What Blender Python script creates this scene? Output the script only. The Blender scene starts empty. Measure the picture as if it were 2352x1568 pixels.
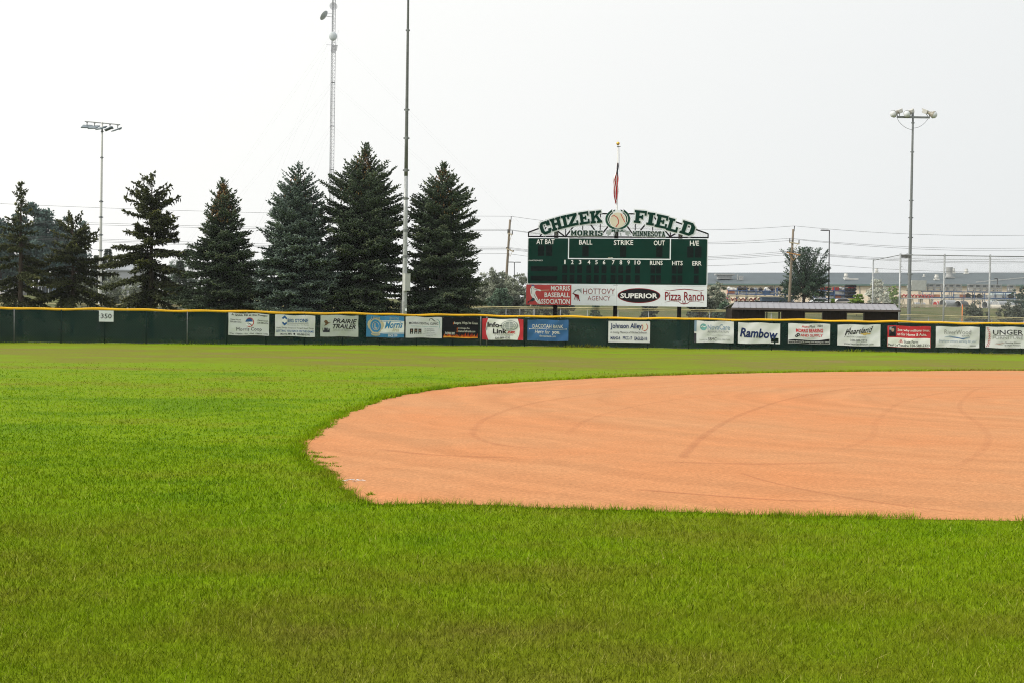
import bpy, bmesh, math, random
import numpy as np
from mathutils import Vector, Matrix

# ------------------------------------------------------------------ camera
SC = bpy.context.scene
COL = SC.collection
FPX = 2900.0                      # focal length in pixels of a 2352-wide frame
EYE = 1.6
PITCH = math.radians(0.93)
ROLL = math.radians(0.85)
cF = Vector((0, math.cos(PITCH), -math.sin(PITCH)))
cR0 = Vector((1, 0, 0)); cU0 = Vector((0, math.sin(PITCH), math.cos(PITCH)))
cR = cR0 * math.cos(ROLL) + cU0 * math.sin(ROLL)
cU = -cR0 * math.sin(ROLL) + cU0 * math.cos(ROLL)
cam = bpy.data.cameras.new('camera')
cam.sensor_width = 36.0
cam.lens = 36.0 * FPX / 2352.0
cam.clip_start = 0.1; cam.clip_end = 5000
camo = bpy.data.objects.new('camera', cam); COL.objects.link(camo)
mw = Matrix.Identity(4)
for i in range(3):
    mw[i][0] = cR[i]; mw[i][1] = cU[i]; mw[i][2] = -cF[i]
mw[0][3], mw[1][3], mw[2][3] = 0, 0, EYE
camo.matrix_world = mw
SC.camera = camo

# ------------------------------------------------------------------ sky, sun, exposure
SUN_EL = math.radians(36)
SUN_AZ = Vector((-0.975, -0.22, 0)).normalized()
SUN_DIR = Vector((SUN_AZ.x * math.cos(SUN_EL), SUN_AZ.y * math.cos(SUN_EL), math.sin(SUN_EL)))
world = bpy.data.worlds.new("World"); SC.world = world
world.use_nodes = True
nt = world.node_tree; nt.nodes.clear()
w_out = nt.nodes.new('ShaderNodeOutputWorld')
sky = nt.nodes.new('ShaderNodeTexSky'); sky.sky_type = 'NISHITA'; sky.sun_disc = False
sky.sun_elevation = SUN_EL; sky.sun_rotation = math.atan2(SUN_AZ.x, SUN_AZ.y)
sky.dust_density = 6.0
bg_sky = nt.nodes.new('ShaderNodeBackground'); bg_sky.inputs[1].default_value = 0.06
nt.links.new(sky.outputs[0], bg_sky.inputs[0])
tc = nt.nodes.new('ShaderNodeTexCoord')
dot = nt.nodes.new('ShaderNodeVectorMath'); dot.operation = 'DOT_PRODUCT'
dot.inputs[1].default_value = SUN_DIR
nt.links.new(tc.outputs['Generated'], dot.inputs[0])
mr = nt.nodes.new('ShaderNodeMapRange'); mr.inputs[1].default_value = -0.55; mr.inputs[2].default_value = 0.35
nt.links.new(dot.outputs['Value'], mr.inputs[0])
rp = nt.nodes.new('ShaderNodeMix'); rp.data_type = 'RGBA'
rp.inputs[6].default_value = (0.86, 0.89, 0.90, 1); rp.inputs[7].default_value = (1.22, 1.21, 1.17, 1)
nt.links.new(mr.outputs[0], rp.inputs[0])
bg_hz = nt.nodes.new('ShaderNodeBackground'); bg_hz.inputs[1].default_value = 1.0
nt.links.new(rp.outputs[2], bg_hz.inputs[0])
mixs = nt.nodes.new('ShaderNodeMixShader'); mixs.inputs[0].default_value = 0.92
nt.links.new(bg_sky.outputs[0], mixs.inputs[1]); nt.links.new(bg_hz.outputs[0], mixs.inputs[2])
nt.links.new(mixs.outputs[0], w_out.inputs[0])

sl = bpy.data.lights.new('sun', 'SUN'); sl.energy = 3.0; sl.angle = math.radians(10); sl.color = (1.0, 0.93, 0.82)
slo = bpy.data.objects.new('sun', sl); COL.objects.link(slo)
slo.rotation_euler = SUN_DIR.to_track_quat('Z', 'Y').to_euler()
slo.location = (-60, -20, 60)

SC.view_settings.view_transform = 'Standard'; SC.view_settings.look = 'None'
SC.view_settings.gamma = 1; SC.view_settings.exposure = 0.0
SC.view_settings.use_curve_mapping = False
SC.render.engine = 'CYCLES'
SC.cycles.max_bounces = 8; SC.cycles.transparent_max_bounces = 24; SC.cycles.volume_bounces = 0
SC.cycles.use_denoising = True; SC.cycles.denoising_prefilter = 'NONE'; SC.cycles.use_adaptive_sampling = False; SC.cycles.filter_width = 1.1

# ------------------------------------------------------------------ helpers
def ray(px, py):
    x = (px - 1176.0) / FPX; y = -(py - 784.0) / FPX
    return cF + cR * x + cU * y
def W(px, py, Y):                       # point seen at a photo pixel, at distance Y
    d = ray(px, py); return Vector((0, 0, EYE)) + d * (Y / d.y)
def G(px, py, z=0.0):                   # point on level ground seen at a photo pixel
    d = ray(px, py); return Vector((0, 0, EYE)) + d * ((z - EYE) / d.z)
def terr(Y):                            # height of the land
    if Y < 128: return 0.0
    t = min(1.0, (Y - 128) / 64.0); s = t * t * (3 - 2 * t)
    return 4.3 * s + max(0.0, Y - 192) * 0.016
def terrW(px, Y, py=720):
    p = W(px, py, Y); return Vector((p.x, p.y, terr(Y)))

def s2l(c):
    c = c / 255.0
    return c / 12.92 if c <= 0.04045 else ((c + 0.055) / 1.055) ** 2.4
def srgb(r, g, b): return (s2l(r), s2l(g), s2l(b))

MATS = {}
def mat(name, rgb, rough=0.6, var=0.12, scale=3.0, metal=0.0, stretch=(1, 1, 1), rgb2=None, spec=0.3, bump=0.0):
    """Principled with a procedural two-tone weathering pattern."""
    if name in MATS: return MATS[name]
    m = bpy.data.materials.new(name); m.use_nodes = True
    n = m.node_tree.nodes; l = m.node_tree.links
    b = n['Principled BSDF']
    g = n.new('ShaderNodeNewGeometry')
    mp = n.new('ShaderNodeMapping'); mp.inputs['Scale'].default_value = stretch
    l.new(g.outputs['Position'], mp.inputs[0])
    no = n.new('ShaderNodeTexNoise'); no.inputs['Scale'].default_value = scale; no.inputs['Detail'].default_value = 5
    l.new(mp.outputs[0], no.inputs['Vector'])
    rr = n.new('ShaderNodeMapRange'); rr.inputs[1].default_value = 0.3; rr.inputs[2].default_value = 0.7
    l.new(no.outputs['Fac'], rr.inputs[0])
    mx = n.new('ShaderNodeMix'); mx.data_type = 'RGBA'
    if rgb2 is None:
        a = tuple(max(0, c * (1 - var)) for c in rgb); c2 = tuple(min(1, c * (1 + var)) for c in rgb)
    else: a, c2 = rgb, rgb2
    mx.inputs[6].default_value = (*a, 1); mx.inputs[7].default_value = (*c2, 1)
    l.new(rr.outputs[0], mx.inputs[0]); l.new(mx.outputs[2], b.inputs['Base Color'])
    b.inputs['Roughness'].default_value = rough; b.inputs['Metallic'].default_value = metal
    b.inputs['Specular IOR Level'].default_value = spec
    if bump:
        bp = n.new('ShaderNodeBump'); bp.inputs['Strength'].default_value = bump; bp.inputs['Distance'].default_value = 0.02
        l.new(no.outputs['Fac'], bp.inputs['Height']); l.new(bp.outputs[0], b.inputs['Normal'])
    MATS[name] = m
    return m

def tag(o, label=None, cat=None, group=None, kind=None):
    if label: o['label'] = label
    if cat: o['category'] = cat
    if group: o['group'] = group
    if kind: o['kind'] = kind
    return o
def empty(name, loc, label, cat, group=None, rz=0.0):
    o = bpy.data.objects.new(name, None); COL.objects.link(o)
    o.location = loc; o.rotation_euler = (0, 0, rz)
    o.empty_display_size = 0.3
    return tag(o, label, cat, group)
def link_mesh(name, me, mats, parent=None, smooth=False):
    for m in (mats if isinstance(mats, (list, tuple)) else [mats]): me.materials.append(m)
    o = bpy.data.objects.new(name, me); COL.objects.link(o)
    if parent: o.parent = parent
    if smooth:
        me.polygons.foreach_set('use_smooth', np.ones(len(me.polygons), dtype=bool))
    return o
def reparent_world(o, parent):
    """parent while the mesh keeps its world coordinates"""
    def world_of(q):
        l = Matrix.Translation(q.location) @ q.rotation_euler.to_matrix().to_4x4()
        return world_of(q.parent) @ q.matrix_parent_inverse @ l if q.parent else l
    o.parent = parent; m = world_of(parent)
    o.matrix_parent_inverse = m.inverted()
    return o

class MB:
    """collects shapes, builds ONE mesh object"""
    def __init__(s): s.v = []; s.f = []; s.mi = []
    def add(s, vs, fs, mi=0):
        b = len(s.v); s.v.extend([tuple(p) for p in vs])
        for f in fs: s.f.append([b + i for i in f]); s.mi.append(mi)
        return s
    def box(s, c, size, rz=0.0, mi=0, rot=None):
        hx, hy, hz = size[0] / 2, size[1] / 2, size[2] / 2
        R = rot if rot is not None else Matrix.Rotation(rz, 3, 'Z')
        c = Vector(c); vs = []
        for z in (-hz, hz):
            for (x, y) in ((-hx, -hy), (hx, -hy), (hx, hy), (-hx, hy)): vs.append(c + R @ Vector((x, y, z)))
        return s.add(vs, [(3, 2, 1, 0), (4, 5, 6, 7), (0, 1, 5, 4), (1, 2, 6, 5), (2, 3, 7, 6), (3, 0, 4, 7)], mi)
    def bar(s, p0, p1, w, h=None, mi=0):
        p0 = Vector(p0); p1 = Vector(p1); d = p1 - p0; L = d.length
        if L < 1e-6: return s
        h = h or w
        z = d.normalized(); up = Vector((0, 0, 1)) if abs(z.z) < 0.95 else Vector((0, 1, 0))
        x = up.cross(z).normalized(); y = z.cross(x)
        R = Matrix((x, y, z)).transposed()
        return s.box((p0 + p1) / 2, (w, h, L), rot=R, mi=mi)
    def tube(s, pts, rad, n=8, mi=0, cap=True):
        pts = [Vector(p) for p in pts]; k = len(pts)
        rad = rad if isinstance(rad, (list, tuple)) else [rad] * k
        vs = []; fs = []
        px = None
        for i in range(k):
            t = (pts[min(i + 1, k - 1)] - pts[max(i - 1, 0)]).normalized()
            if px is None:
                a = Vector((1, 0, 0)) if abs(t.x) < 0.9 else Vector((0, 1, 0))
                px = (a - t * a.dot(t)).normalized()
            else: px = (px - t * px.dot(t)).normalized()
            py = t.cross(px)
            for j in range(n):
                a = 2 * math.pi * j / n
                vs.append(pts[i] + (px * math.cos(a) + py * math.sin(a)) * rad[i])
        for i in range(k - 1):
            for j in range(n):
                fs.append((i * n + j, i * n + (j + 1) % n, (i + 1) * n + (j + 1) % n, (i + 1) * n + j))
        if cap:
            fs.append(tuple(range(n - 1, -1, -1))); fs.append(tuple((k - 1) * n + j for j in range(n)))
        return s.add(vs, fs, mi)
    def sphere(s, c, r, nu=10, nv=7, mi=0):
        c = Vector(c); r = r if isinstance(r, (list, tuple)) else (r, r, r)
        vs = [c + Vector((0, 0, r[2]))]; fs = []
        for i in range(1, nv):
            th = math.pi * i / nv
            for j in range(nu):
                a = 2 * math.pi * j / nu
                vs.append(c + Vector((r[0] * math.sin(th) * math.cos(a), r[1] * math.sin(th) * math.sin(a), r[2] * math.cos(th))))
        vs.append(c - Vector((0, 0, r[2])))
        for j in range(nu): fs.append((0, 1 + j, 1 + (j + 1) % nu))
        for i in range(nv - 2):
            for j in range(nu):
                a = 1 + i * nu; fs.append((a + j, a + nu + j, a + nu + (j + 1) % nu, a + (j + 1) % nu))
        last = len(vs) - 1; a = 1 + (nv - 2) * nu
        for j in range(nu): fs.append((last, a + (j + 1) % nu, a + j))
        return s.add(vs, fs, mi)
    def prism(s, pts, off, mi=0):
        """polygon (3D points) swept by the vector off"""
        n = len(pts); off = Vector(off)
        vs = [Vector(p) for p in pts] + [Vector(p) + off for p in pts]
        fs = [tuple(range(n)), tuple(range(2 * n - 1, n - 1, -1))]
        for i in range(n): fs.append((i, n + i, n + (i + 1) % n, (i + 1) % n))
        return s.add(vs, fs, mi)
    def build(s, name, mats, parent=None, smooth=False, local=False):
        me = bpy.data.meshes.new(name); me.from_pydata(s.v, [], s.f)
        o = link_mesh(name, me, mats, None, smooth)
        if any(s.mi): me.polygons.foreach_set('material_index', s.mi)
        me.update()
        bm = bmesh.new(); bm.from_mesh(me); bmesh.ops.recalc_face_normals(bm, faces=bm.faces); bm.to_mesh(me); bm.free()
        if parent:
            if local: o.parent = parent
            else: reparent_world(o, parent)
        return o

def copy_tree(o, parent=None):
    c = o.copy(); COL.objects.link(c)
    if parent: c.parent = parent
    for ch in list(o.children): copy_tree(ch, c)
    return c

def np_mesh(name, V, F, mats, attr=None, smooth=False):
    """fast mesh from arrays: V (n,3), F (m,k)"""
    me = bpy.data.meshes.new(name); k = F.shape[1]
    me.vertices.add(len(V)); me.vertices.foreach_set('co', np.ascontiguousarray(V, dtype=np.float32).ravel())
    me.loops.add(F.size); me.loops.foreach_set('vertex_index', np.ascontiguousarray(F, dtype=np.int32).ravel())
    me.polygons.add(len(F)); me.polygons.foreach_set('loop_start', np.arange(0, F.size, k, dtype=np.int32))
    me.update(calc_edges=True)
    if attr is not None:
        for nm, a in attr.items():
            at = me.attributes.new(nm, 'FLOAT', 'POINT'); at.data.foreach_set('value', np.ascontiguousarray(a, dtype=np.float32))
    return link_mesh(name, me, mats, None, smooth)

# ---------------------------------------------------------------- flat artwork on signs
class Art:
    """printed shapes in sign coordinates (x right, y down); fmap(x, y, layer) -> world"""
    def __init__(s, fmap, sub=0): s.fmap = fmap; s.items = []; s.sub = sub
    def poly(s, pts, c, layer=1): s.items.append(([tuple(p) for p in pts], [tuple(range(len(pts)))], c, layer))
    def rect(s, x0, y0, x1, y1, c, layer=1): s.poly([(x0, y0), (x0, y1), (x1, y1), (x1, y0)], c, layer)
    def ell(s, cx, cy, rx, ry, c, layer=1, n=28, a0=0, a1=360):
        full = abs(a1 - a0) >= 359.9
        k = n if full else n + 1
        s.poly([(cx + rx * math.cos(math.radians(a0 + (a1 - a0) * i / n)), cy - ry * math.sin(math.radians(a0 + (a1 - a0) * i / n))) for i in range(k)], c, layer)
    def ring(s, cx, cy, rx, ry, wx, wy, c, layer=1, a0=0, a1=360, n=28):
        P = []; F = []
        for i in range(n + 1):
            a = math.radians(a0 + (a1 - a0) * i / n); ca, sa = math.cos(a), math.sin(a)
            P.append((cx + rx * ca, cy - ry * sa)); P.append((cx + (rx - wx) * ca, cy - (ry - wy) * sa))
        for i in range(n): F.append((2 * i, 2 * i + 1, 2 * i + 3, 2 * i + 2))
        s.items.append((P, F, c, layer))
    def path(s, pts, w, c, layer=1, taper=False):
        P = []; F = []; n = len(pts)
        for i, (x, y) in enumerate(pts):
            x0, y0 = pts[max(i - 1, 0)]; x1, y1 = pts[min(i + 1, n - 1)]
            dx, dy = x1 - x0, y1 - y0; L = math.hypot(dx, dy) or 1
            hw = w / 2 * ((0.25 + 0.75 * math.sin(math.pi * i / (n - 1))) if taper else 1)
            P.append((x - dy / L * hw, y + dx / L * hw)); P.append((x + dy / L * hw, y - dx / L * hw))
        for i in range(n - 1): F.append((2 * i, 2 * i + 1, 2 * i + 3, 2 * i + 2))
        s.items.append((P, F, c, layer))
    def text(s, t, x0, y0, x1, y1, c, layer=2, shear=0.0, bold=0.0, rise=0.0):
        cu = bpy.data.curves.new('t', 'FONT'); cu.body = t; cu.resolution_u = 2; cu.shear = shear; cu.offset = bold
        ob = bpy.data.objects.new('t', cu); COL.objects.link(ob)
        dg = bpy.context.evaluated_depsgraph_get()
        me = bpy.data.meshes.new_from_object(ob.evaluated_get(dg))
        co = np.empty(len(me.vertices) * 3, dtype=np.float32); me.vertices.foreach_get('co', co); co = co.reshape(-1, 3)
        mn, mx = co.min(0), co.max(0)
        X = x0 + (co[:, 0] - mn[0]) / max(1e-6, mx[0] - mn[0]) * (x1 - x0)
        Y = y1 - (co[:, 1] - mn[1]) / max(1e-6, mx[1] - mn[1]) * (y1 - y0)
        Y = Y - rise * (X - x0)
        s.items.append(([(float(a), float(b)) for a, b in zip(X, Y)], [tuple(p.vertices) for p in me.polygons], c, layer))
        COL.objects.unlink(ob); bpy.data.objects.remove(ob); bpy.data.meshes.remove(me); bpy.data.curves.remove(cu)
    def build(s, name, parent):
        V = []; F = []; MI = []; cols = []
        for P, Fs, c, layer in s.items:
            if c not in cols: cols.append(c)
            if s.sub:                          # fine faces, so that the print follows the ripples of the cloth
                bm = bmesh.new(); vv = [bm.verts.new((x, y, 0)) for x, y in P]
                for f in Fs:
                    try: bm.faces.new([vv[i] for i in f])
                    except ValueError: pass
                bmesh.ops.triangulate(bm, faces=bm.faces)
                for _ in range(6):
                    L = [e for e in bm.edges if math.hypot(e.verts[0].co.x - e.verts[1].co.x, (e.verts[0].co.y - e.verts[1].co.y) * .5) > s.sub]
                    if not L: break
                    bmesh.ops.subdivide_edges(bm, edges=L, cuts=1); bmesh.ops.triangulate(bm, faces=bm.faces)
                bm.verts.index_update(); P = [(v.co.x, v.co.y) for v in bm.verts]; Fs = [tuple(v.index for v in f.verts) for f in bm.faces]; bm.free()
            b = len(V); V.extend([tuple(s.fmap(x, y, layer)) for x, y in P])
            for f in Fs: F.append([b + i for i in f]); MI.append(cols.index(c))
        me = bpy.data.meshes.new(name); me.from_pydata(V, [], F)
        o = link_mesh(name, me, [INK[c] for c in cols])
        me.polygons.foreach_set('material_index', MI); me.update()
        return reparent_world(o, parent) if parent else o
# ------------------------------------------------------------------ materials
def ink(name, r, g, b, rough=0.6): INK[name] = mat('print_' + name, (r, g, b), rough, 0.06, 2.0, spec=.1)
INK = {}
ink('white', .78, .79, .78); ink('cream', .66, .65, .58); ink('black', .012, .012, .014); ink('dark', .035, .035, .045)
ink('grey', .30, .31, .32); ink('lightgrey', .50, .52, .52); ink('blue', .025, .10, .30); ink('navy', .015, .03, .11)
ink('sky', .045, .23, .48); ink('red', .50, .02, .025); ink('brick', .46, .05, .045); ink('maroon', .22, .012, .02)
ink('teal', .16, .36, .37); ink('gold', .50, .36, .12); ink('brown', .14, .08, .04); ink('green', .006, .055, .035)
ink('ball', .62, .58, .46); ink('orange', .75, .16, .02); ink('flame', .6, .06, .01); ink('yellow', .85, .40, .05); ink('tan', .52, .47, .33)
ink('steel', .22, .31, .42); ink('skin', .42, .27, .2); ink('paleblue', .30, .42, .50); ink('silver', .33, .37, .38)

M_banner = mat('vinyl_white', (.64, .66, .68), .5, .07, 1.5, spec=.12)
M_bannergrey = mat('vinyl_grey', (.46, .49, .47), .5, .08, 1.5)
M_bannerblue = mat('vinyl_blue', (.03, .12, .30), .45, .10, 1.5)
M_bannersky = mat('vinyl_light_blue', (.04, .21, .42), .45, .10, 1.5)
M_bannerblack = mat('vinyl_black', (.011, .011, .014), .6, .1, 1.5, spec=.06)
M_bannerred = mat('vinyl_red', (.50, .025, .035), .45, .08, 1.5)
M_cap = mat('yellow_plastic', (.85, .47, .010), .45, .08, 1.2)
M_galv = mat('galvanised_steel', (.36, .38, .39), .45, .22, 9.0, metal=0.25)
M_galvdark = mat('weathered_steel', (.17, .185, .19), .5, .2, 8.0, metal=0.2)
M_greenpost = mat('green_post', (.004, .022, .020), .6, .2, 5.0, spec=.08)
M_black = mat('black_steel', (.010, .010, .011), .6, .2, 4.0, spec=.08)
M_whitepaint = mat('white_paint', (.72, .77, .81), .5, .05, 1.0, spec=.12)
M_boardgreen = mat('scoreboard_green', (.0015, .031, .021), .55, .12, .8, spec=.06)
M_digit = mat('digit_black', (.005, .010, .010), .5, .3, 6.0, spec=.05)
M_wood = mat('weathered_wood', (.20, .165, .125), .8, .25, 3.0, stretch=(6, 6, .6))
M_woodlight = mat('bleached_wood', (.52, .45, .33), .8, .2, 3.0)
M_woodorange = mat('new_wood', (.45, .24, .09), .8, .2, 3.0)
M_wire = mat('wire', (.10, .105, .11), .6, .1, 1.0)
M_lattice = mat('tower_steel', (.25, .26, .28), .5, .15, 1.0)
M_dish = mat('dish_grey', (.42, .46, .49), .5, .08, 1.0)
M_concrete = mat('concrete', (.33, .32, .30), .85, .15, 4.0)
M_box = mat('cabinet_grey', (.44, .46, .45), .45, .06, 2.0)
M_gold = mat('gold_ball', (.72, .42, .08), .25, .05, 2.0, metal=0.8)

def chain_mat(name, cell, wire, rgb):
    m = bpy.data.materials.new(name); m.use_nodes = True
    n = m.node_tree.nodes; l = m.node_tree.links; b = n['Principled BSDF']
    b.inputs['Base Color'].default_value = (*rgb, 1); b.inputs['Roughness'].default_value = .5
    uv = n.new('ShaderNodeUVMap')
    sep = n.new('ShaderNodeSeparateXYZ'); l.new(uv.outputs[0], sep.inputs[0])
    fac = []
    for op in ('ADD', 'SUBTRACT'):
        a = n.new('ShaderNodeMath'); a.operation = op; l.new(sep.outputs[0], a.inputs[0]); l.new(sep.outputs[1], a.inputs[1])
        c = n.new('ShaderNodeMath'); c.operation = 'PINGPONG'; c.inputs[1].default_value = cell / 2; l.new(a.outputs[0], c.inputs[0])
        g = n.new('ShaderNodeMath'); g.operation = 'LESS_THAN'; g.inputs[1].default_value = wire; l.new(c.outputs[0], g.inputs[0])
        fac.append(g)
    mx = n.new('ShaderNodeMath'); mx.operation = 'MAXIMUM'; l.new(fac[0].outputs[0], mx.inputs[0]); l.new(fac[1].outputs[0], mx.inputs[1])
    l.new(mx.outputs[0], b.inputs['Alpha'])
    return m
M_chain = chain_mat('chain_link', 0.085, 0.0028, (.30, .31, .31))
M_chaingreen = chain_mat('green_chain_link', 0.085, 0.0028, (.012, .03, .026))
M_chainfine = chain_mat('expanded_metal', 0.11, 0.010, (.66, .68, .68))

def screen_mat():
    m = bpy.data.materials.new('windscreen_fabric'); m.use_nodes = True
    n = m.node_tree.nodes; l = m.node_tree.links; b = n['Principled BSDF']; out = n['Material Output']
    g = n.new('ShaderNodeNewGeometry')
    no = n.new('ShaderNodeTexNoise'); no.inputs['Scale'].default_value = 0.9; no.inputs['Detail'].default_value = 6
    l.new(g.outputs['Position'], no.inputs['Vector'])
    fine = n.new('ShaderNodeTexNoise'); fine.inputs['Scale'].default_value = 14; fine.inputs['Detail'].default_value = 2
    l.new(g.outputs['Position'], fine.inputs['Vector'])
    mx = n.new('ShaderNodeMix'); mx.data_type = 'RGBA'
    mx.inputs[6].default_value = (.0025, .020, .0175, 1); mx.inputs[7].default_value = (.0055, .037, .031, 1)
    ad = n.new('ShaderNodeMath'); ad.operation = 'ADD'; l.new(no.outputs['Fac'], ad.inputs[0])
    sc = n.new('ShaderNodeMath'); sc.operation = 'MULTIPLY_ADD'; sc.inputs[1].default_value = .9; sc.inputs[2].default_value = -.45
    l.new(fine.outputs['Fac'], sc.inputs[0]); l.new(sc.outputs[0], ad.inputs[1])
    l.new(ad.outputs[0], mx.inputs[0]); l.new(mx.outputs[2], b.inputs['Base Color'])
    b.inputs['Roughness'].default_value = .85; b.inputs['Specular IOR Level'].default_value = .04
    tr = n.new('ShaderNodeBsdfTransparent'); ms = n.new('ShaderNodeMixShader')
    mp = n.new('ShaderNodeMapRange'); mp.inputs[1].default_value = .3; mp.inputs[2].default_value = .7; mp.inputs[3].default_value = .025; mp.inputs[4].default_value = .075
    l.new(no.outputs['Fac'], mp.inputs[0]); l.new(mp.outputs[0], ms.inputs[0])
    l.new(b.outputs[0], ms.inputs[1]); l.new(tr.outputs[0], ms.inputs[2]); l.new(ms.outputs[0], out.inputs['Surface'])
    return m
M_screen = screen_mat()

# grass: one colour recipe for the ground sheet and for the blades
def grass_nodes(m, blades):
    n = m.node_tree.nodes; l = m.node_tree.links; b = n['Principled BSDF']
    g = n.new('ShaderNodeNewGeometry'); sep = n.new('ShaderNodeSeparateXYZ'); l.new(g.outputs['Position'], sep.inputs[0])
    def noise(scale, detail, stretch=(1, 1, 1), rough=.55):
        mp = n.new('ShaderNodeMapping'); mp.inputs['Scale'].default_value = stretch; l.new(g.outputs['Position'], mp.inputs[0])
        t = n.new('ShaderNodeTexNoise'); t.inputs['Scale'].default_value = scale; t.inputs['Detail'].default_value = detail
        t.inputs['Roughness'].default_value = rough
        l.new(mp.outputs[0], t.inputs['Vector']); return t.outputs['Fac']
    def ramp(src, pts):
        r = n.new('ShaderNodeValToRGB'); e = r.color_ramp.elements
        while len(e) > 1: e.remove(e[-1])
        e[0].position = pts[0][0]; e[0].color = (*pts[0][1], 1)
        for p, c in pts[1:]:
            k = e.new(p); k.color = (*c, 1)
        l.new(src, r.inputs[0]); return r.outputs[0]
    def math_(op, a, bb):
        k = n.new('ShaderNodeMath'); k.operation = op
        for i, q in enumerate((a, bb)):
            if isinstance(q, (int, float)): k.inputs[i].default_value = q
            else: l.new(q, k.inputs[i])
        return k.outputs[0]
    # dryness of the turf by place: worn near the dugout, lush along the dirt, a dry belt in the outfield
    yr = math_('DIVIDE', sep.outputs[1], 100.0)
    dry = ramp(yr, [(0.0, (.50,) * 3), (.075, (.43,) * 3), (.095, (.33,) * 3), (.125, (.24,) * 3), (.20, (.16,) * 3), (.30, (.26,) * 3),
                    (.40, (.34,) * 3), (.48, (.66,) * 3), (.57, (.64,) * 3), (.63, (.46,) * 3), (.70, (.38,) * 3), (.80, (.5,) * 3), (1.0, (.8,) * 3)])
    n1 = noise(.30, 5, (.8, 1.0, 1)); n2 = noise(1.6, 5, (.8, 1.2, 1)); n3 = noise(.11, 3, (.35, 2.2, 1))
    d = math_('ADD', dry, math_('MULTIPLY', math_('SUBTRACT', n1, .5), 1.5))
    d = math_('ADD', d, math_('MULTIPLY', math_('SUBTRACT', n2, .5), .75))
    d = math_('ADD', d, math_('MULTIPLY', math_('SUBTRACT', n3, .5), .8))
    k = 1.0
    col = ramp(d, [(0.0, (.105, .195, .002)), (.22, (.158, .250, .003)), (.5, (.160, .200, .009)),
                   (.75, (.168, .165, .024)), (1.0, (.205, .165, .055))])
    n4 = noise(26, 4, (1, 1, 1), .7); n5 = noise(7, 4, (1, 1, 1), .6)
    v = math_('ADD', math_('MULTIPLY', n4, .9), math_('MULTIPLY', n5, .7))     # 0.8 mean
    v = math_('ADD', v, .2)
    land = n.new('ShaderNodeMapRange'); land.inputs[1].default_value = 82; land.inputs[2].default_value = 100; land.inputs[3].default_value = 1.0; land.inputs[4].default_value = .48
    l.new(sep.outputs[1], land.inputs[0])
    lm = n.new('ShaderNodeMapRange'); lm.inputs[1].default_value = 82; lm.inputs[2].default_value = 100; l.new(sep.outputs[1], lm.inputs[0])
    rough_ = ramp(n1, [(.35, (.085, .105, .040)), (.55, (.125, .130, .060)), (.68, (.155, .135, .080))])
    mxl = n.new('ShaderNodeMix'); mxl.data_type = 'RGBA'; l.new(lm.outputs[0], mxl.inputs[0]); l.new(col, mxl.inputs[6]); l.new(rough_, mxl.inputs[7]); col = mxl.outputs[2]
    sc = n.new('ShaderNodeVectorMath'); sc.operation = 'SCALE'; l.new(col, sc.inputs[0])
    if blades:
        at = n.new('ShaderNodeAttribute'); at.attribute_name = 'tint'
        l.new(math_('ADD', math_('MULTIPLY', at.outputs['Fac'], .9), .75), sc.inputs['Scale'])
        st = n.new('ShaderNodeMapRange'); st.inputs[1].default_value = .70; st.inputs[2].default_value = 1.0; st.inputs[4].default_value = .8
        l.new(at.outputs['Fac'], st.inputs[0])
        ms = n.new('ShaderNodeMix'); ms.data_type = 'RGBA'; l.new(st.outputs[0], ms.inputs[0]); l.new(col, ms.inputs[6]); ms.inputs[7].default_value = (.24, .215, .075, 1)
        l.new(ms.outputs[2], sc.inputs[0])
    else: l.new(v, sc.inputs['Scale'])
    l.new(sc.outputs[0], b.inputs['Base Color'])
    b.inputs['Roughness'].default_value = .8; b.inputs['Specular IOR Level'].default_value = .03
    return v
M_turf = bpy.data.materials.new('turf'); M_turf.use_nodes = True
grass_nodes(M_turf, False)
M_blade = bpy.data.materials.new('grass_blade'); M_blade.use_nodes = True
grass_nodes(M_blade, True)

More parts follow.
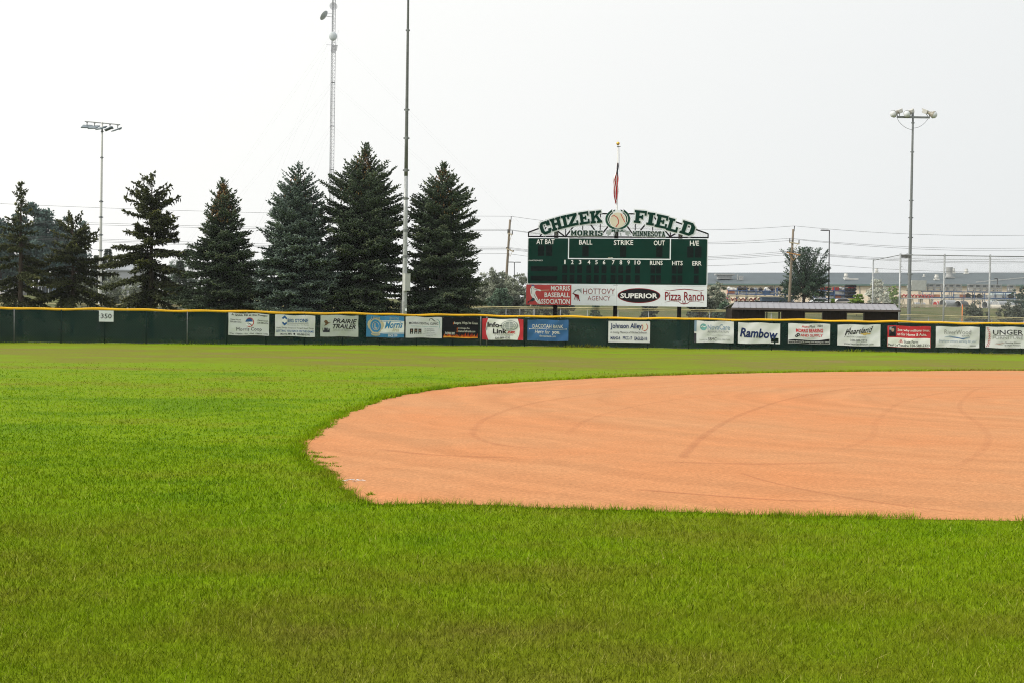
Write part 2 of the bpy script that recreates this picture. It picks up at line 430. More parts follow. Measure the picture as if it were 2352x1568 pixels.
def dirt_mat():
    m = bpy.data.materials.new('infield_clay'); m.use_nodes = True
    n = m.node_tree.nodes; l = m.node_tree.links; b = n['Principled BSDF']
    g = n.new('ShaderNodeNewGeometry')
    def noise(scale, detail, rough=.6):
        t = n.new('ShaderNodeTexNoise'); t.inputs['Scale'].default_value = scale; t.inputs['Detail'].default_value = detail
        t.inputs['Roughness'].default_value = rough
        l.new(g.outputs['Position'], t.inputs['Vector']); return t
    big = noise(.28, 5); fine = noise(24, 8, .85); mid = noise(3.0, 4)
    def mrange(src, lo, hi, a=0., c=1.):
        r = n.new('ShaderNodeMapRange'); r.inputs[1].default_value = lo; r.inputs[2].default_value = hi; r.inputs[3].default_value = a; r.inputs[4].default_value = c
        l.new(src, r.inputs[0]); return r.outputs[0]
    mx = n.new('ShaderNodeMix'); mx.data_type = 'RGBA'
    mx.inputs[6].default_value = (.535, .230, .100, 1); mx.inputs[7].default_value = (.505, .250, .119, 1)
    l.new(mrange(big.outputs['Fac'], .35, .65), mx.inputs[0])
    s1 = n.new('ShaderNodeMath'); s1.operation = 'MULTIPLY'
    l.new(mrange(fine.outputs['Fac'], .3, .7, .62, 1.38), s1.inputs[0]); l.new(mrange(mid.outputs['Fac'], .3, .7, .95, 1.05), s1.inputs[1])
    # faint rings left by the drag mat circling the bases
    sub = n.new('ShaderNodeVectorMath'); sub.operation = 'DISTANCE'; sub.inputs[1].default_value = (14, 27, 0); l.new(g.outputs['Position'], sub.inputs[0])
    wob = n.new('ShaderNodeMath'); wob.operation = 'MULTIPLY_ADD'; wob.inputs[1].default_value = 2.2; l.new(big.outputs['Fac'], wob.inputs[0]); l.new(sub.outputs['Value'], wob.inputs[2])
    rg_ = n.new('ShaderNodeTexNoise'); rg_.noise_dimensions = '1D'; rg_.inputs['Scale'].default_value = 1.7; rg_.inputs['Detail'].default_value = 4; l.new(wob.outputs[0], rg_.inputs['W'])
    s2 = n.new('ShaderNodeMath'); s2.operation = 'MULTIPLY'; l.new(s1.outputs[0], s2.inputs[0]); l.new(mrange(rg_.outputs['Fac'], .3, .7, .93, 1.06), s2.inputs[1])
    sc = n.new('ShaderNodeVectorMath'); sc.operation = 'SCALE'; l.new(mx.outputs[2], sc.inputs[0]); l.new(s2.outputs[0], sc.inputs['Scale'])
    l.new(sc.outputs[0], b.inputs['Base Color'])
    bp = n.new('ShaderNodeBump'); bp.inputs['Strength'].default_value = .5; bp.inputs['Distance'].default_value = .012
    l.new(fine.outputs['Fac'], bp.inputs['Height']); l.new(bp.outputs[0], b.inputs['Normal'])
    b.inputs['Roughness'].default_value = .95; b.inputs['Specular IOR Level'].default_value = .05
    return m
M_dirt = dirt_mat()
def mark_mat():
    m = bpy.data.materials.new('raked_clay'); m.use_nodes = True
    n = m.node_tree.nodes; l = m.node_tree.links; b = n['Principled BSDF']
    b.inputs['Base Color'].default_value = (.49, .198, .085, 1); b.inputs['Roughness'].default_value = .95
    at = n.new('ShaderNodeAttribute'); at.attribute_name = 'soft'
    g = n.new('ShaderNodeNewGeometry'); t = n.new('ShaderNodeTexNoise'); t.inputs['Scale'].default_value = 9; t.inputs['Detail'].default_value = 5
    l.new(g.outputs['Position'], t.inputs['Vector'])
    mu = n.new('ShaderNodeMath'); mu.operation = 'MULTIPLY'; l.new(at.outputs['Fac'], mu.inputs[0]); l.new(t.outputs['Fac'], mu.inputs[1])
    l.new(mu.outputs[0], b.inputs['Alpha'])
    return m
M_mark = mark_mat()
M_chalk = mat('chalk', (.75, .74, .72), .9, .1, 9.0)

# ------------------------------------------------------------------ ground
xs = np.concatenate([np.linspace(-600, -120, 13), np.linspace(-100, 100, 41), np.linspace(120, 600, 13)])
ys = np.concatenate([np.linspace(-60, 124, 24), np.linspace(128, 200, 19), np.linspace(215, 690, 20)])
gv = []; gf = []
rg = random.Random(3)
for y in ys:
    for x in xs:
        z = terr(y)
        if y > 132: z += 0.25 * math.sin(x * .11 + y * .07) * min(1, (y - 132) / 30) + 0.12 * math.sin(x * .31 - y * .2) * min(1, (y - 132) / 30)
        gv.append((x, y, z))
nx = len(xs)
for j in range(len(ys) - 1):
    for i in range(nx - 1): gf.append((j * nx + i, j * nx + i + 1, (j + 1) * nx + i + 1, (j + 1) * nx + i))
ground = np_mesh('ground', np.array(gv), np.array(gf), M_turf, smooth=True)
tag(ground, 'mown green baseball outfield turf running to the fence and beyond', None, None, 'structure')

# infield clay: its outline read on the ground
edge_px = [(690, 1041), (695, 1024), (707, 1006), (735, 986), (780, 957), (835, 935), (885, 916), (960, 901), (1040, 890), (1130, 882), (1220, 876),
           (1350, 869), (1500, 862.5), (1700, 857), (1900, 853.5), (2100, 851.8), (2352, 850.8)]
edge = [G(*p) for p in edge_px]
far_end = edge[-1]
edge += [Vector((far_end.x + 8, far_end.y - 1.0, 0)), Vector((far_end.x + 18, far_end.y - 6, 0)), Vector((far_end.x + 24, far_end.y - 16, 0)), Vector((far_end.x + 22, 14, 0)), Vector((30, 10.35, 0))]
edge += [G(*p) for p in [(2352, 1196), (2100, 1190), (1900, 1186), (1600, 1177), (1300, 1167), (1150, 1161), (1000, 1158), (900, 1158), (850, 1157), (822, 1142), (787, 1111), (755, 1086), (722, 1064), (700, 1052)]]
def resample(P, step):
    out = []; n = len(P)
    # Catmull-Rom round the loop
    for i in range(n):
        p0, p1, p2, p3 = P[i - 1], P[i], P[(i + 1) % n], P[(i + 2) % n]
        k = max(1, int((p2 - p1).length / step))
        for j in range(k):
            t = j / k
            out.append(0.5 * ((2 * p1) + (p2 - p0) * t + (2 * p0 - 5 * p1 + 4 * p2 - p3) * t * t + (3 * p1 - p0 - 3 * p2 + p3) * t ** 3))
    return out
lin = []
for i in range(len(edge)):
    lin.append(edge[i])
loop = resample(lin, .10)
rg = random.Random(11)
def wob(i): return .03 * math.sin(i * .37) + .025 * math.sin(i * 1.13 + 2) + rg.uniform(-.03, .03)
loop = [p + Vector((wob(i), wob(i + 500), 0)) for i, p in enumerate(loop)]
DIRT = np.array([(p.x, p.y) for p in loop])
def in_dirt(X, Y):
    inside = np.zeros(len(X), dtype=bool); n = len(DIRT)
    P = DIRT[::3]; n = len(P)
    j = n - 1
    for i in range(n):
        xi, yi = P[i]; xj, yj = P[j]
        if yi != yj:
            c = ((yi > Y) != (yj > Y)) & (X < (xj - xi) * (Y - yi) / (yj - yi) + xi)
            inside ^= c
        j = i
    return inside
bm = bmesh.new()
fv = [bm.verts.new((p.x, p.y, .004)) for p in loop]
bm.faces.new(fv); bmesh.ops.triangulate(bm, faces=bm.faces)
me = bpy.data.meshes.new('infield'); bm.to_mesh(me); bm.free()
infield = link_mesh('infield', me, M_dirt)
if infield.data.polygons[0].normal.z < 0: infield.data.flip_normals()
tag(infield, 'orange clay infield with a curved grass edge and faint drag marks', None, None, 'structure')

# drag marks raked into the clay
def marks():
    V = []; F = []; S = []
    def strip(px, w, a0=.5, a1=.5):
        P = [G(*q) for q in px]; Q = []
        for i in range(len(P) - 1):
            p0 = P[max(i - 1, 0)]; p1 = P[i]; p2 = P[i + 1]; p3 = P[min(i + 2, len(P) - 1)]
            for k in range(8):
                t = k / 8
                Q.append(0.5 * ((2 * p1) + (p2 - p0) * t + (2 * p0 - 5 * p1 + 4 * p2 - p3) * t * t + (3 * p1 - p0 - 3 * p2 + p3) * t ** 3))
        Q.append(P[-1]); n = len(Q); b = len(V)
        for i, q in enumerate(Q):
            d = (Q[min(i + 1, n - 1)] - Q[max(i - 1, 0)]).normalized(); s = Vector((-d.y, d.x, 0))
            a = a0 + (a1 - a0) * i / (n - 1); a *= min(1, i / 3, (n - 1 - i) / 3)
            for off, k in ((-1, 0), (-.4, 1), (.4, 1), (1, 0)):
                V.append(q + s * w * off + Vector((0, 0, .008))); S.append(a * k)
        for i in range(n - 1):
            for j in range(3): F.append((b + i * 4 + j, b + i * 4 + j + 1, b + i * 4 + j + 5, b + i * 4 + j + 4))
    strip([(1565, 1056), (1590, 1025), (1640, 985), (1720, 945), (1850, 908), (2050, 880), (2300, 866)], .075, .42, .10)
    strip([(1240, 1030), (1150, 1022), (1095, 1005), (1090, 985), (1130, 955), (1230, 925), (1400, 900), (1600, 884)], .07, .3, .15)
    strip([(1700, 1085), (1760, 1105), (1900, 1135), (2060, 1160), (2250, 1182)], .035, .4, .45)
    strip([(1460, 1124), (1620, 1137), (1760, 1147), (1900, 1152)], .05, .8, .5)
    strip([(2330, 888), (2250, 892), (2215, 915), (2205, 940), (2250, 975), (2270, 1005), (2250, 1040), (2190, 1075)], .07, .16, .16)
    strip([(1500, 1060), (1750, 1066), (1950, 1062)], .10, .35, .3)
    strip([(1900, 1040), (2000, 1005), (2020, 960), (2100, 915), (2300, 880)], .08, .14, .14)
    strip([(1300, 1000), (1360, 960), (1500, 925), (1700, 900)], .07, .16, .14)
    strip([(860, 1030), (1000, 1045), (1200, 1052)], .09, .4, .3)
    strip([(2200, 890), (2290, 890)], .1, .9, .9); strip([(2230, 912), (2310, 914)], .1, .8, .8)
    o = np_mesh('clay_marks', np.array([tuple(p) for p in V]), np.array(F), M_mark, {'soft': np.array(S)})
    reparent_world(o, infield)
    mb = MB(); r = random.Random(5)
    for i in range(16):
        p = G(790 + i * 3.0 + r.uniform(-1.5, 1.5), 1103 + r.uniform(-2, 2)); a = r.uniform(0, 6); s = r.uniform(.008, .02)
        mb.add([p + Vector((math.cos(a + q) * s * 1.4, math.sin(a + q) * s * 1.2, .007)) for q in (0, 1.2, 2.6, 4.4)], [(0, 1, 2, 3)])
    mb.build('chalk_flecks', M_chalk, infield)
marks()

# grass blades: dense nearby, thinning with distance
def grass():
    R = np.random.default_rng(7)
    bx = []; by = []; bw = []; bh = []
    for (y0, y1, dens, w, h) in ((4.6, 7, 7500, .0042, .038), (7, 10.5, 4800, .0055, .040), (10.5, 16, 1800, .009, .040), (16, 44, 560, .014, .034)):
        hw1 = .41 * y1 + 1.6
        n = int(dens * (y1 - y0) * 2 * hw1)
        X = R.uniform(-hw1, hw1, n); Y = R.uniform(y0, y1, n)
        k = np.abs(X) < .41 * Y + 1.6; X = X[k]; Y = Y[k]
        k = ~in_dirt(X, Y); X = X[k]; Y = Y[k]
        if 8 < y1 < 20: k = R.uniform(0, 1, len(X)) < 1 - (Y - y0) / (y1 - y0) * (.38 if y1 < 12 else .5); X = X[k]; Y = Y[k]
        if y1 > 20: k = R.uniform(0, 1, len(X)) < (16 / Y) ** 2.2 * np.clip((44 - Y) / 22, 0, 1); X = X[k]; Y = Y[k]
        bx.append(X); by.append(Y); bw.append(w * np.maximum(1, Y / 20) if y1 > 20 else np.full(len(X), w)); bh.append(h * R.uniform(.5, 1.15, len(X)))
    # shaggy lip along the clay
    E = DIRT; nrm = np.roll(E, -1, 0) - np.roll(E, 1, 0); nrm /= np.linalg.norm(nrm, axis=1)[:, None] + 1e-9
    out = np.stack([-nrm[:, 1], nrm[:, 0]], 1)
    area = np.sum(E[:, 0] * np.roll(E[:, 1], -1) - np.roll(E[:, 0], -1) * E[:, 1])
    if area > 0: out = -out
    for i in range(len(E)):
        x, y = E[i]
        if y > 60 or abs(x) > .41 * y + 2: continue
        k = 46 if y < 14 else 34 if y < 30 else 24
        d = np.abs(R.normal(0, .10 if y < 25 else .16, k)) - .03 - .10 * max(0, math.sin(i * .043) * math.sin(i * .017 + 1)) * R.uniform(0, 1, k)
        t = R.uniform(-.06, .06, k)
        bx.append(x + out[i, 0] * d + nrm[i, 0] * t); by.append(y + out[i, 1] * d + nrm[i, 1] * t)
        bw.append(np.full(k, .006 if y < 14 else .011 if y < 25 else .022)); bh.append((.07 if y < 25 else .10) * R.uniform(.4, 1.1, k))
    # runners of weed creeping over the clay
    for (px, py, ln) in ((740, 1050, 40), (745, 1064, 32), (735, 1071, 48), (748, 1084, 26), (720, 1040, 20), (765, 1110, 16), (722, 1000, 25), (850, 1136, 12)):
        x0 = px - ln * .5
        for q in range(int(ln * 5)):
            u = R.uniform(0, 1) ** 1.6
            p = G(x0 + u * ln * 1.5, py + .9 * math.sin(u * 7 + px) + R.normal(0, .35 + .5 * (1 - u)))
            bx.append(np.array([p.x])); by.append(np.array([p.y])); bw.append(np.array([.010])); bh.append(np.array([R.uniform(.012, .045) * (1.1 - .6 * u)]))
    # tufts at the foot of the fence
    X = np.concatenate(bx); Y = np.concatenate(by); Wd = np.concatenate(bw) * R.uniform(.7, 1.3, sum(map(len, bx))); H = np.concatenate(bh)
    n = len(X); a = R.uniform(0, 2 * np.pi, n); la = R.uniform(0, 2 * np.pi, n); ln = np.abs(R.normal(0, 1.0, n)) * H
    V = np.zeros((n, 3, 3))
    V[:, 0, 0] = X - np.cos(a) * Wd / 2; V[:, 0, 1] = Y - np.sin(a) * Wd / 2
    V[:, 1, 0] = X + np.cos(a) * Wd / 2; V[:, 1, 1] = Y + np.sin(a) * Wd / 2
    V[:, 2, 0] = X + np.cos(la) * ln; V[:, 2, 1] = Y + np.sin(la) * ln; V[:, 2, 2] = H
    V[:, :2, 2] = -.003
    near = np.clip((20 - Y) / 10, 0, 1); tint = (R.normal(.46, .10, n) + near * (R.normal(0, .28, n) - .20) + .12 * np.clip((Y - 14) / 10, 0, 1)).clip(-.15, 1.25)
    o = np_mesh('grass', V.reshape(-1, 3), np.arange(3 * n).reshape(-1, 3), M_blade, {'tint': np.repeat(tint, 3)})
    tag(o, 'short green and straw coloured grass blades growing on the field', 'grass', None, 'stuff')
grass()
# ------------------------------------------------------------------ outfield fence
FCTL = [(-420, 60.5), (-60, 67.5), (0, 68.8), (260, 70.6), (520, 72.6), (800, 75.6), (1100, 79.4), (1400, 79.8), (1700, 79.6), (2050, 79.0), (2352, 78.4), (2800, 77.5)]
FXY = []
for px, d in FCTL:
    p = W(px, 760, d); FXY.append((p.x, p.y))
def fence_pt(px):
    """where the vertical plane through a photo column meets the fence line"""
    r = ray(px, 762); s = r.x / r.y
    for (x0, y0), (x1, y1) in zip(FXY[:-1], FXY[1:]):
        # x0+t*dx = s*(y0+t*dy)
        den = (x1 - x0) - s * (y1 - y0)
        t = (s * y0 - x0) / den
        if -1e-6 <= t <= 1 + 1e-6: return Vector((x0 + t * (x1 - x0), y0 + t * (y1 - y0), 0))
    return W(px, 762, 78)
FENCE_H = 1.95
fence = empty('outfield_fence', fence_pt(1176), 'green outfield fence of chain link and windscreen under a wavy yellow top cap', 'fence')
rf = random.Random(21)
FS = []                                        # fine samples along the fence, with the running length
for (x0, y0), (x1, y1) in zip(FXY[:-1], FXY[1:]):
    L = math.hypot(x1 - x0, y1 - y0); k = int(L / .35)
    for i in range(k): FS.append(Vector((x0 + (x1 - x0) * i / k, y0 + (y1 - y0) * i / k, 0)))
FS.append(Vector((*FXY[-1], 0)))
run = [0.0]
for a, b in zip(FS[:-1], FS[1:]): run.append(run[-1] + (b - a).length)
def cap_z(s): return FENCE_H - .07 + .022 * math.sin(s * .9) + .018 * math.sin(s * 2.17 + 1) + .012 * math.sin(s * .31 + 2)
cap = MB()
cap.tube([p + Vector((0, 0, cap_z(s))) for p, s in zip(FS, run)], [.070 + .005 * math.sin(s * 2.6) for s in run], 10)
cap.build('top_cap', M_cap, fence, smooth=True)
scr = MB(); n = len(FS)
for i, (p, s) in enumerate(zip(FS, run)):
    q = Vector((.02 * math.sin(s * 1.3), .03 * math.sin(s * .8 + 1), 0))
    scr.v.append(tuple(p + q + Vector((0, .03, .03 + .02 * math.sin(s * 1.7))))); scr.v.append(tuple(p + Vector((0, .02, FENCE_H - .14))))
for i in range(n - 1): scr.f.append([2 * i, 2 * i + 2, 2 * i + 3, 2 * i + 1]); scr.mi.append(0)
scr.build('windscreen', M_screen, fence)
def chain_sheet(pts, z0, z1, name, parent, m=None, dz=0):
    me = bpy.data.meshes.new(name); V = []; F = []; UV = []
    L = 0
    for i in range(len(pts) - 1):
        a, b = Vector(pts[i]), Vector(pts[i + 1]); l = (b - a).length; k = len(V)
        za0 = z0[i] if isinstance(z0, list) else z0; za1 = z0[i + 1] if isinstance(z0, list) else z0
        zb0 = z1[i] if isinstance(z1, list) else z1; zb1 = z1[i + 1] if isinstance(z1, list) else z1
        V += [(a.x, a.y, za0), (b.x, b.y, za1), (b.x, b.y, zb1), (a.x, a.y, zb0)]; F.append((k, k + 1, k + 2, k + 3))
        UV += [(L, za0), (L + l, za1), (L + l, zb1), (L, zb0)]; L += l
    me.from_pydata(V, [], F); u = me.uv_layers.new(name='UVMap')
    for i, q in enumerate(UV): u.data[i].uv = q
    o = link_mesh(name, me, m or M_chain)
    return reparent_world(o, parent)
chain_sheet([(x, y - .06, 0) for x, y in FXY], .02, FENCE_H - .12, 'chain_link', fence, M_chaingreen)
post_px = [-66, 34, 142, 242, 337, 431, 522, 612, 700, 787, 872, 957, 1041, 1104, 1118, 1205, 1299, 1394, 1488, 1582, 1677, 1772, 1867, 1962, 2058, 2154, 2250, 2346]
for i, px in enumerate(post_px):
    p = fence_pt(px); big = px in (1104, 1118)
    b = MB(); yy = -.10
    b.tube([p + Vector((0, yy, -.05)), p + Vector((0, yy, FENCE_H - .12))], .045 if big else .028, 8)
    b.build('post', M_galvdark if (big or px in (34, 431)) else M_greenpost, fence, smooth=True)
bt = MB()                                      # bottom tension wire with its debris of pale ties
for i in range(0, n - 1): 
    if 30 < i < n - 5: bt.bar(FS[i] + Vector((0, -.08, .05)), FS[i + 1] + Vector((0, -.08, .05)), .012)
bt.build('tension_wire', M_galvdark, fence)

# a strip of weeds along the fence foot
def weeds():
    R = np.random.default_rng(3); V = []; T = []
    for i in range(5200):
        s = R.uniform(0, run[-1]); k = min(len(FS) - 2, int(s / .35)); p = FS[k].lerp(FS[k + 1], R.uniform(0, 1))
        clump = max(0, math.sin(s * .55) * math.sin(s * .23 + 1)) ** 2
        if R.uniform() > .25 + clump: continue
        h = R.uniform(.04, .10) + clump * R.uniform(0, .22); x = p.x + R.normal(0, .05); y = p.y - .15 + R.normal(0, .08); w = R.uniform(.015, .035); a = R.uniform(0, 3.14)
        V += [(x - w * math.cos(a), y - w * math.sin(a), 0), (x + w * math.cos(a), y + w * math.sin(a), 0), (x + R.normal(0, .08), y + R.normal(0, .08), h)]
        T += [R.uniform(-.1, .6)] * 3
    V = np.array(V); o = np_mesh('weeds', V, np.arange(len(V)).reshape(-1, 3), M_blade, {'tint': np.array(T)})
    tag(o, 'low weeds and uncut grass along the foot of the green fence', 'weeds', None, 'stuff')
weeds()

# ------------------------------------------------------------------ banners on the fence
def banner(name, px0, px1, yl0, yl1, yr0, yr1, mat_, label, draw, rigid=False, seed=0, torn=False, cat='banner', group='advertising banners tied to the outfield fence'):
    a = fence_pt(px0); b = fence_pt(px1)
    za0 = W(px0, yl0, a.y).z; za1 = W(px0, yl1, a.y).z; zb0 = W(px1, yr0, b.y).z; zb1 = W(px1, yr1, b.y).z
    dirv = (b - a).normalized(); nor = Vector((dirv.y, -dirv.x, 0))
    off = nor * .16
    r = random.Random(seed); ph = [r.uniform(0, 6) for _ in range(6)]
    amp = 0 if rigid else .016
    def wr(u, v):                              # ripples of hung vinyl
        if rigid: return 0
        e = amp * (math.sin(u * 9 + v * 3 + ph[0]) + .8 * math.sin(u * 4 - v * 7 + ph[1]) + .5 * math.sin(u * 17 + v * 11 + ph[2]))
        return e
    def fm(u, v, layer):
        top = a.lerp(b, u); zt = za0 + (zb0 - za0) * u; zb_ = za1 + (zb1 - za1) * u
        sag = 0 if rigid else .02 * math.sin(u * math.pi * 3 + ph[3]) * (1 - v) + .015 * math.sin(u * 7 + ph[4]) * v
        return Vector((top.x, top.y, zt + (zb_ - zt) * v + sag)) + off + nor * (wr(u, v) + .006 * layer)
    mb = MB(); nu, nv = (2, 2) if rigid else (28, 14)
    mb_m = 0
    holes = set()
    for j in range(nv + 1):
        for i in range(nu + 1): mb.v.append(tuple(fm(i / nu, j / nv, 0)))
    for j in range(nv):
        for i in range(nu):
            if torn and ((i - 24) / 2.4) ** 2 + ((j - 11) / 2.2) ** 2 < 1: continue
            mb.f.append([j * (nu + 1) + i, (j + 1) * (nu + 1) + i, (j + 1) * (nu + 1) + i + 1, j * (nu + 1) + i + 1]); mb.mi.append(0)
    if rigid:
        k = len(mb.v)
        c = [fm(0, 0, -4), fm(1, 0, -4), fm(1, 1, -4), fm(0, 1, -4)]
        f = [fm(0, 0, 0), fm(1, 0, 0), fm(1, 1, 0), fm(0, 1, 0)]
        mb.v += [tuple(q) for q in c + f]
        mb.f += [[k, k + 1, k + 2, k + 3]] + [[k + i, k + (i + 1) % 4, k + 4 + (i + 1) % 4, k + 4 + i] for i in range(4)]; mb.mi += [0] * 5
    me = bpy.data.meshes.new(name); me.from_pydata(mb.v, [], mb.f)
    o = link_mesh(name, me, mat_, None, not rigid)
    tag(o, label, cat, group)
    if draw:
        A = Art(fm, 0 if rigid else .035); draw(A)
        if not rigid:                          # stitched hem and tie eyelets
            for u in (.02, .25, .5, .75, .98):
                for v in (.02, .98): A.ell(u, v, .006, .012, 'grey', 1, 8)
        A.build('lettering', o)
    return o

def d_coop(A):
    A.text('A Quick Fill at the Pumps!', .07, .03, .95, .14, 'black', bold=.02)
    A.text('Cenex North', .045, .26, .305, .32, 'dark', bold=.01); A.text('320-589-4744', .035, .36, .315, .43, 'dark', bold=.01)
    A.text('Cenex South', .71, .28, .97, .34, 'dark', bold=.01); A.text('320-589-4774', .705, .39, .975, .46, 'dark', bold=.01)
    A.ell(.51, .395, .095, .19, 'white', 1); A.ell(.505, .395, .09, .18, 'blue', 2, a0=5, a1=175)
    for k in range(4): A.path([(.42 + .03 * k, .44 + .035 * k), (.49 + .02 * k, .43 + .03 * k), (.56, .50 + .02 * k)], .012, 'dark', 2)
    A.ring(.515, .40, .108, .21, .02, .035, 'brick', 3, -120, 120)
    A.text('Morris Coop', .195, .63, .815, .84, 'dark')
    A.text('• Pop  • Snacks  • Ice  • Deli  • Bait & Tackle', .02, .885, .975, .965, 'dark', bold=.01)
def d_stone(A):
    def dia(cx, cy, c, l): A.poly([(cx - .07, cy), (cx, cy + .125), (cx + .07, cy), (cx, cy - .125)], c, l)
    dia(.235, .16, 'blue', 1); dia(.235, .39, 'blue', 1); dia(.235, .275, 'white', 2)
    A.text('BIG STONE', .31, .17, .82, .335, 'blue', bold=.02)
    A.rect(.29, .365, .83, .38, 'grey'); A.rect(.29, .395, .83, .405, 'grey')
    A.text('Therapies, Inc.', .30, .43, .61, .51, 'grey', shear=.3); A.text('Your Way Back', .64, .43, .84, .50, 'grey', shear=.3)
    A.text('Physical Therapy, Occupational Therapy & Speech Therapy', .035, .57, .965, .65, 'dark')
    A.text('GETTING YOU BACK IN THE GAME!', .02, .70, .975, .80, 'blue', bold=.01)
    A.text('Morris, MN  ●  320-585-5395', .14, .845, .865, .955, 'dark', bold=.015)
def d_trailer(A):
    A.text('PRAIRIE', .32, .17, .96, .38, 'black', shear=.3, bold=.02); A.text('TRAILER', .32, .42, .93, .63, 'black', shear=.3, bold=.02)
    A.text('SALES & SERVICE', .34, .665, .875, .735, 'grey', shear=.1)
    A.poly([(.09, .30), (.15, .26), (.12, .22), (.17, .24), (.20, .33), (.27, .36), (.20, .40), (.16, .46), (.10, .50), (.13, .40)], 'brown', 1)
    r = random.Random(2)
    for k in range(22):
        x = .07 + .17 * r.random(); y = .55 + .1 * r.random()
        A.path([(x + r.uniform(-.04, .04), y), (x, .80)], .010, 'dark', 1)
    A.rect(.08, .70, .23, .80, 'dark', 1)
def d_lions(A):
    A.rect(.34, .22, 1.0, .82, 'white', 1)
    A.rect(.34, .26, 1.0, .275, 'sky', 2); A.rect(.34, .76, 1.0, .775, 'sky', 2)
    A.text('SERVING THE', .60, .07, .85, .19, 'paleblue', bold=.02)
    for sgn in (-1, 1):
        A.poly([(.245 + sgn * .13, .18), (.245 + sgn * .20, .30), (.245 + sgn * .22, .45), (.245 + sgn * .18, .62), (.245 + sgn * .13, .66)], 'tan', 2)
    A.ell(.245, .50, .165, .36, 'tan', 3); A.ell(.245, .49, .14, .30, 'sky', 4); A.ring(.245, .49, .095, .20, .012, .024, 'tan', 5)
    A.text('L', .215, .36, .285, .62, 'tan', 5, bold=.03)
    A.text('LIONS', .13, .07, .36, .20, 'tan', 4, bold=.01)
    A.ell(.245, .86, .12, .09, 'tan', 5); A.text('INTERNATIONAL', .15, .84, .34, .89, 'sky', 6)
    A.text('Morris', .48, .27, .96, .60, 'sky', 3, shear=.35, bold=.02, rise=.1)
    A.text('Area', .68, .56, .86, .73, 'tan', 3, shear=.3)
    A.text('SINCE 1939', .57, .86, .82, .96, 'white', 2, bold=.02)
def d_dental(A):
    A.text('MORRIS DENTAL CLINIC', .095, .26, .90, .37, 'dark', bold=.01)
    A.text('Family • Implant • Cosmetic • Orthodontics', .14, .43, .88, .49, 'teal')
    A.path([(.64, .19), (.67, .07), (.71, .06), (.76, .14), (.80, .20), (.84, .21)], .028, 'black', 1, True)
    A.path([(.83, .11), (.88, .12), (.93, .22), (.945, .38), (.91, .60)], .02, 'teal', 1, True)
    for x in (.115, .235, .345):
        A.rect(x, .58, x + .085, .83, 'black', 1); A.ell(x + .042, .67, .014, .045, 'skin', 2, 12); A.poly([(x + .02, .83), (x + .065, .83), (x + .055, .74), (x + .03, .74)], 'lightgrey', 2)
    for t, y in (('Dr. Eric Rambow', .54), ('Dr. Meghan Rambow', .625), ('Dr. Jenny Perrault', .71)): A.text(t, .52, y, .79, y + .06, 'dark')
    A.text('www.morrisdentalclinic.com', .47, .79, .83, .845, 'grey'); A.text('320-589-2101', .56, .88, .74, .935, 'grey')
def d_fire(A):
    A.text('Burgers, Wings, Ice Cream', .31, .20, .98, .35, 'cream', bold=.01)
    A.text('513 Oregon Ave', .43, .47, .75, .58, 'cream', bold=.01); A.text('themorrisfireside.com', .43, .605, .91, .71, 'cream', bold=.01)
    A.text('THE FIRE SIDE', .05, .72, .33, .84, 'white', shear=.2, bold=.02)
    r = random.Random(8)
    for lay, c, h in ((1, 'flame', .26), (2, 'orange', .18), (3, 'yellow', .09)):
        k = 26
        for i in range(k):
            x = .01 + i / k * .97; hh = h * r.uniform(.4, 1.1)
            A.poly([(x, .985), (x + .05, .985), (x + .035, .985 - hh * .5), (x + .03 + r.uniform(-.01, .01), .985 - hh), (x + .008, .985 - hh * .45)], c, lay)
    for x, y in ((.29, .27), (.40, .53), (.40, .66)): A.poly([(x - .012, y + .06), (x + .012, y + .06), (x + .008, y), (x, y - .07), (x - .01, y)], 'orange', 1)
def d_info(A):
    A.poly([(.14 + .0, .0), (.095, .25), (.085, .5), (.10, .75), (.15, 1.0), (.86, 1.0), (.905, .75), (.915, .5), (.90, .25), (.86, 0)][::-1], 'white', 1)
    A.ell(.66, .33, .215, .25, 'silver', 2); A.ell(.655, .32, .185, .215, 'white', 3); A.ell(.655, .33, .165, .19, 'silver', 4)
    for k in (-.5, 0, .5): A.path([(.655 + k * .16, .15), (.655 + k * .26, .33), (.655 + k * .16, .52)], .012, 'white', 5)
    for y in (.25, .34, .43): A.rect(.50, y, .81, y + .02, 'white', 5)
    A.text('Info-', .125, .17, .475, .41, 'black', 6, bold=.03); A.text('Link', .26, .47, .60, .71, 'black', 6, bold=.03)
    A.text('.net', .605, .57, .80, .71, 'red', 6, bold=.03)
    A.text('A WCEC Company', .295, .745, .765, .825, 'dark', 6); A.text('320-589-1330', .31, .86, .68, .965, 'dark', 6, bold=.015)
def d_bank(A):
    A.text('DACOTAH BANK', .125, .225, .87, .40, 'cream', bold=.01)
    A.rect(.06, .435, .94, .45, 'cream')
    for x in (.055, .945): A.ell(x, .442, .014, .028, 'cream', 2, 8)
    A.text('Here for', .18, .48, .555, .67, 'cream', shear=.3); A.text('you.', .60, .53, .80, .71, 'cream', bold=.02)
    A.text('dacotahbank.com', .295, .725, .69, .82, 'cream')
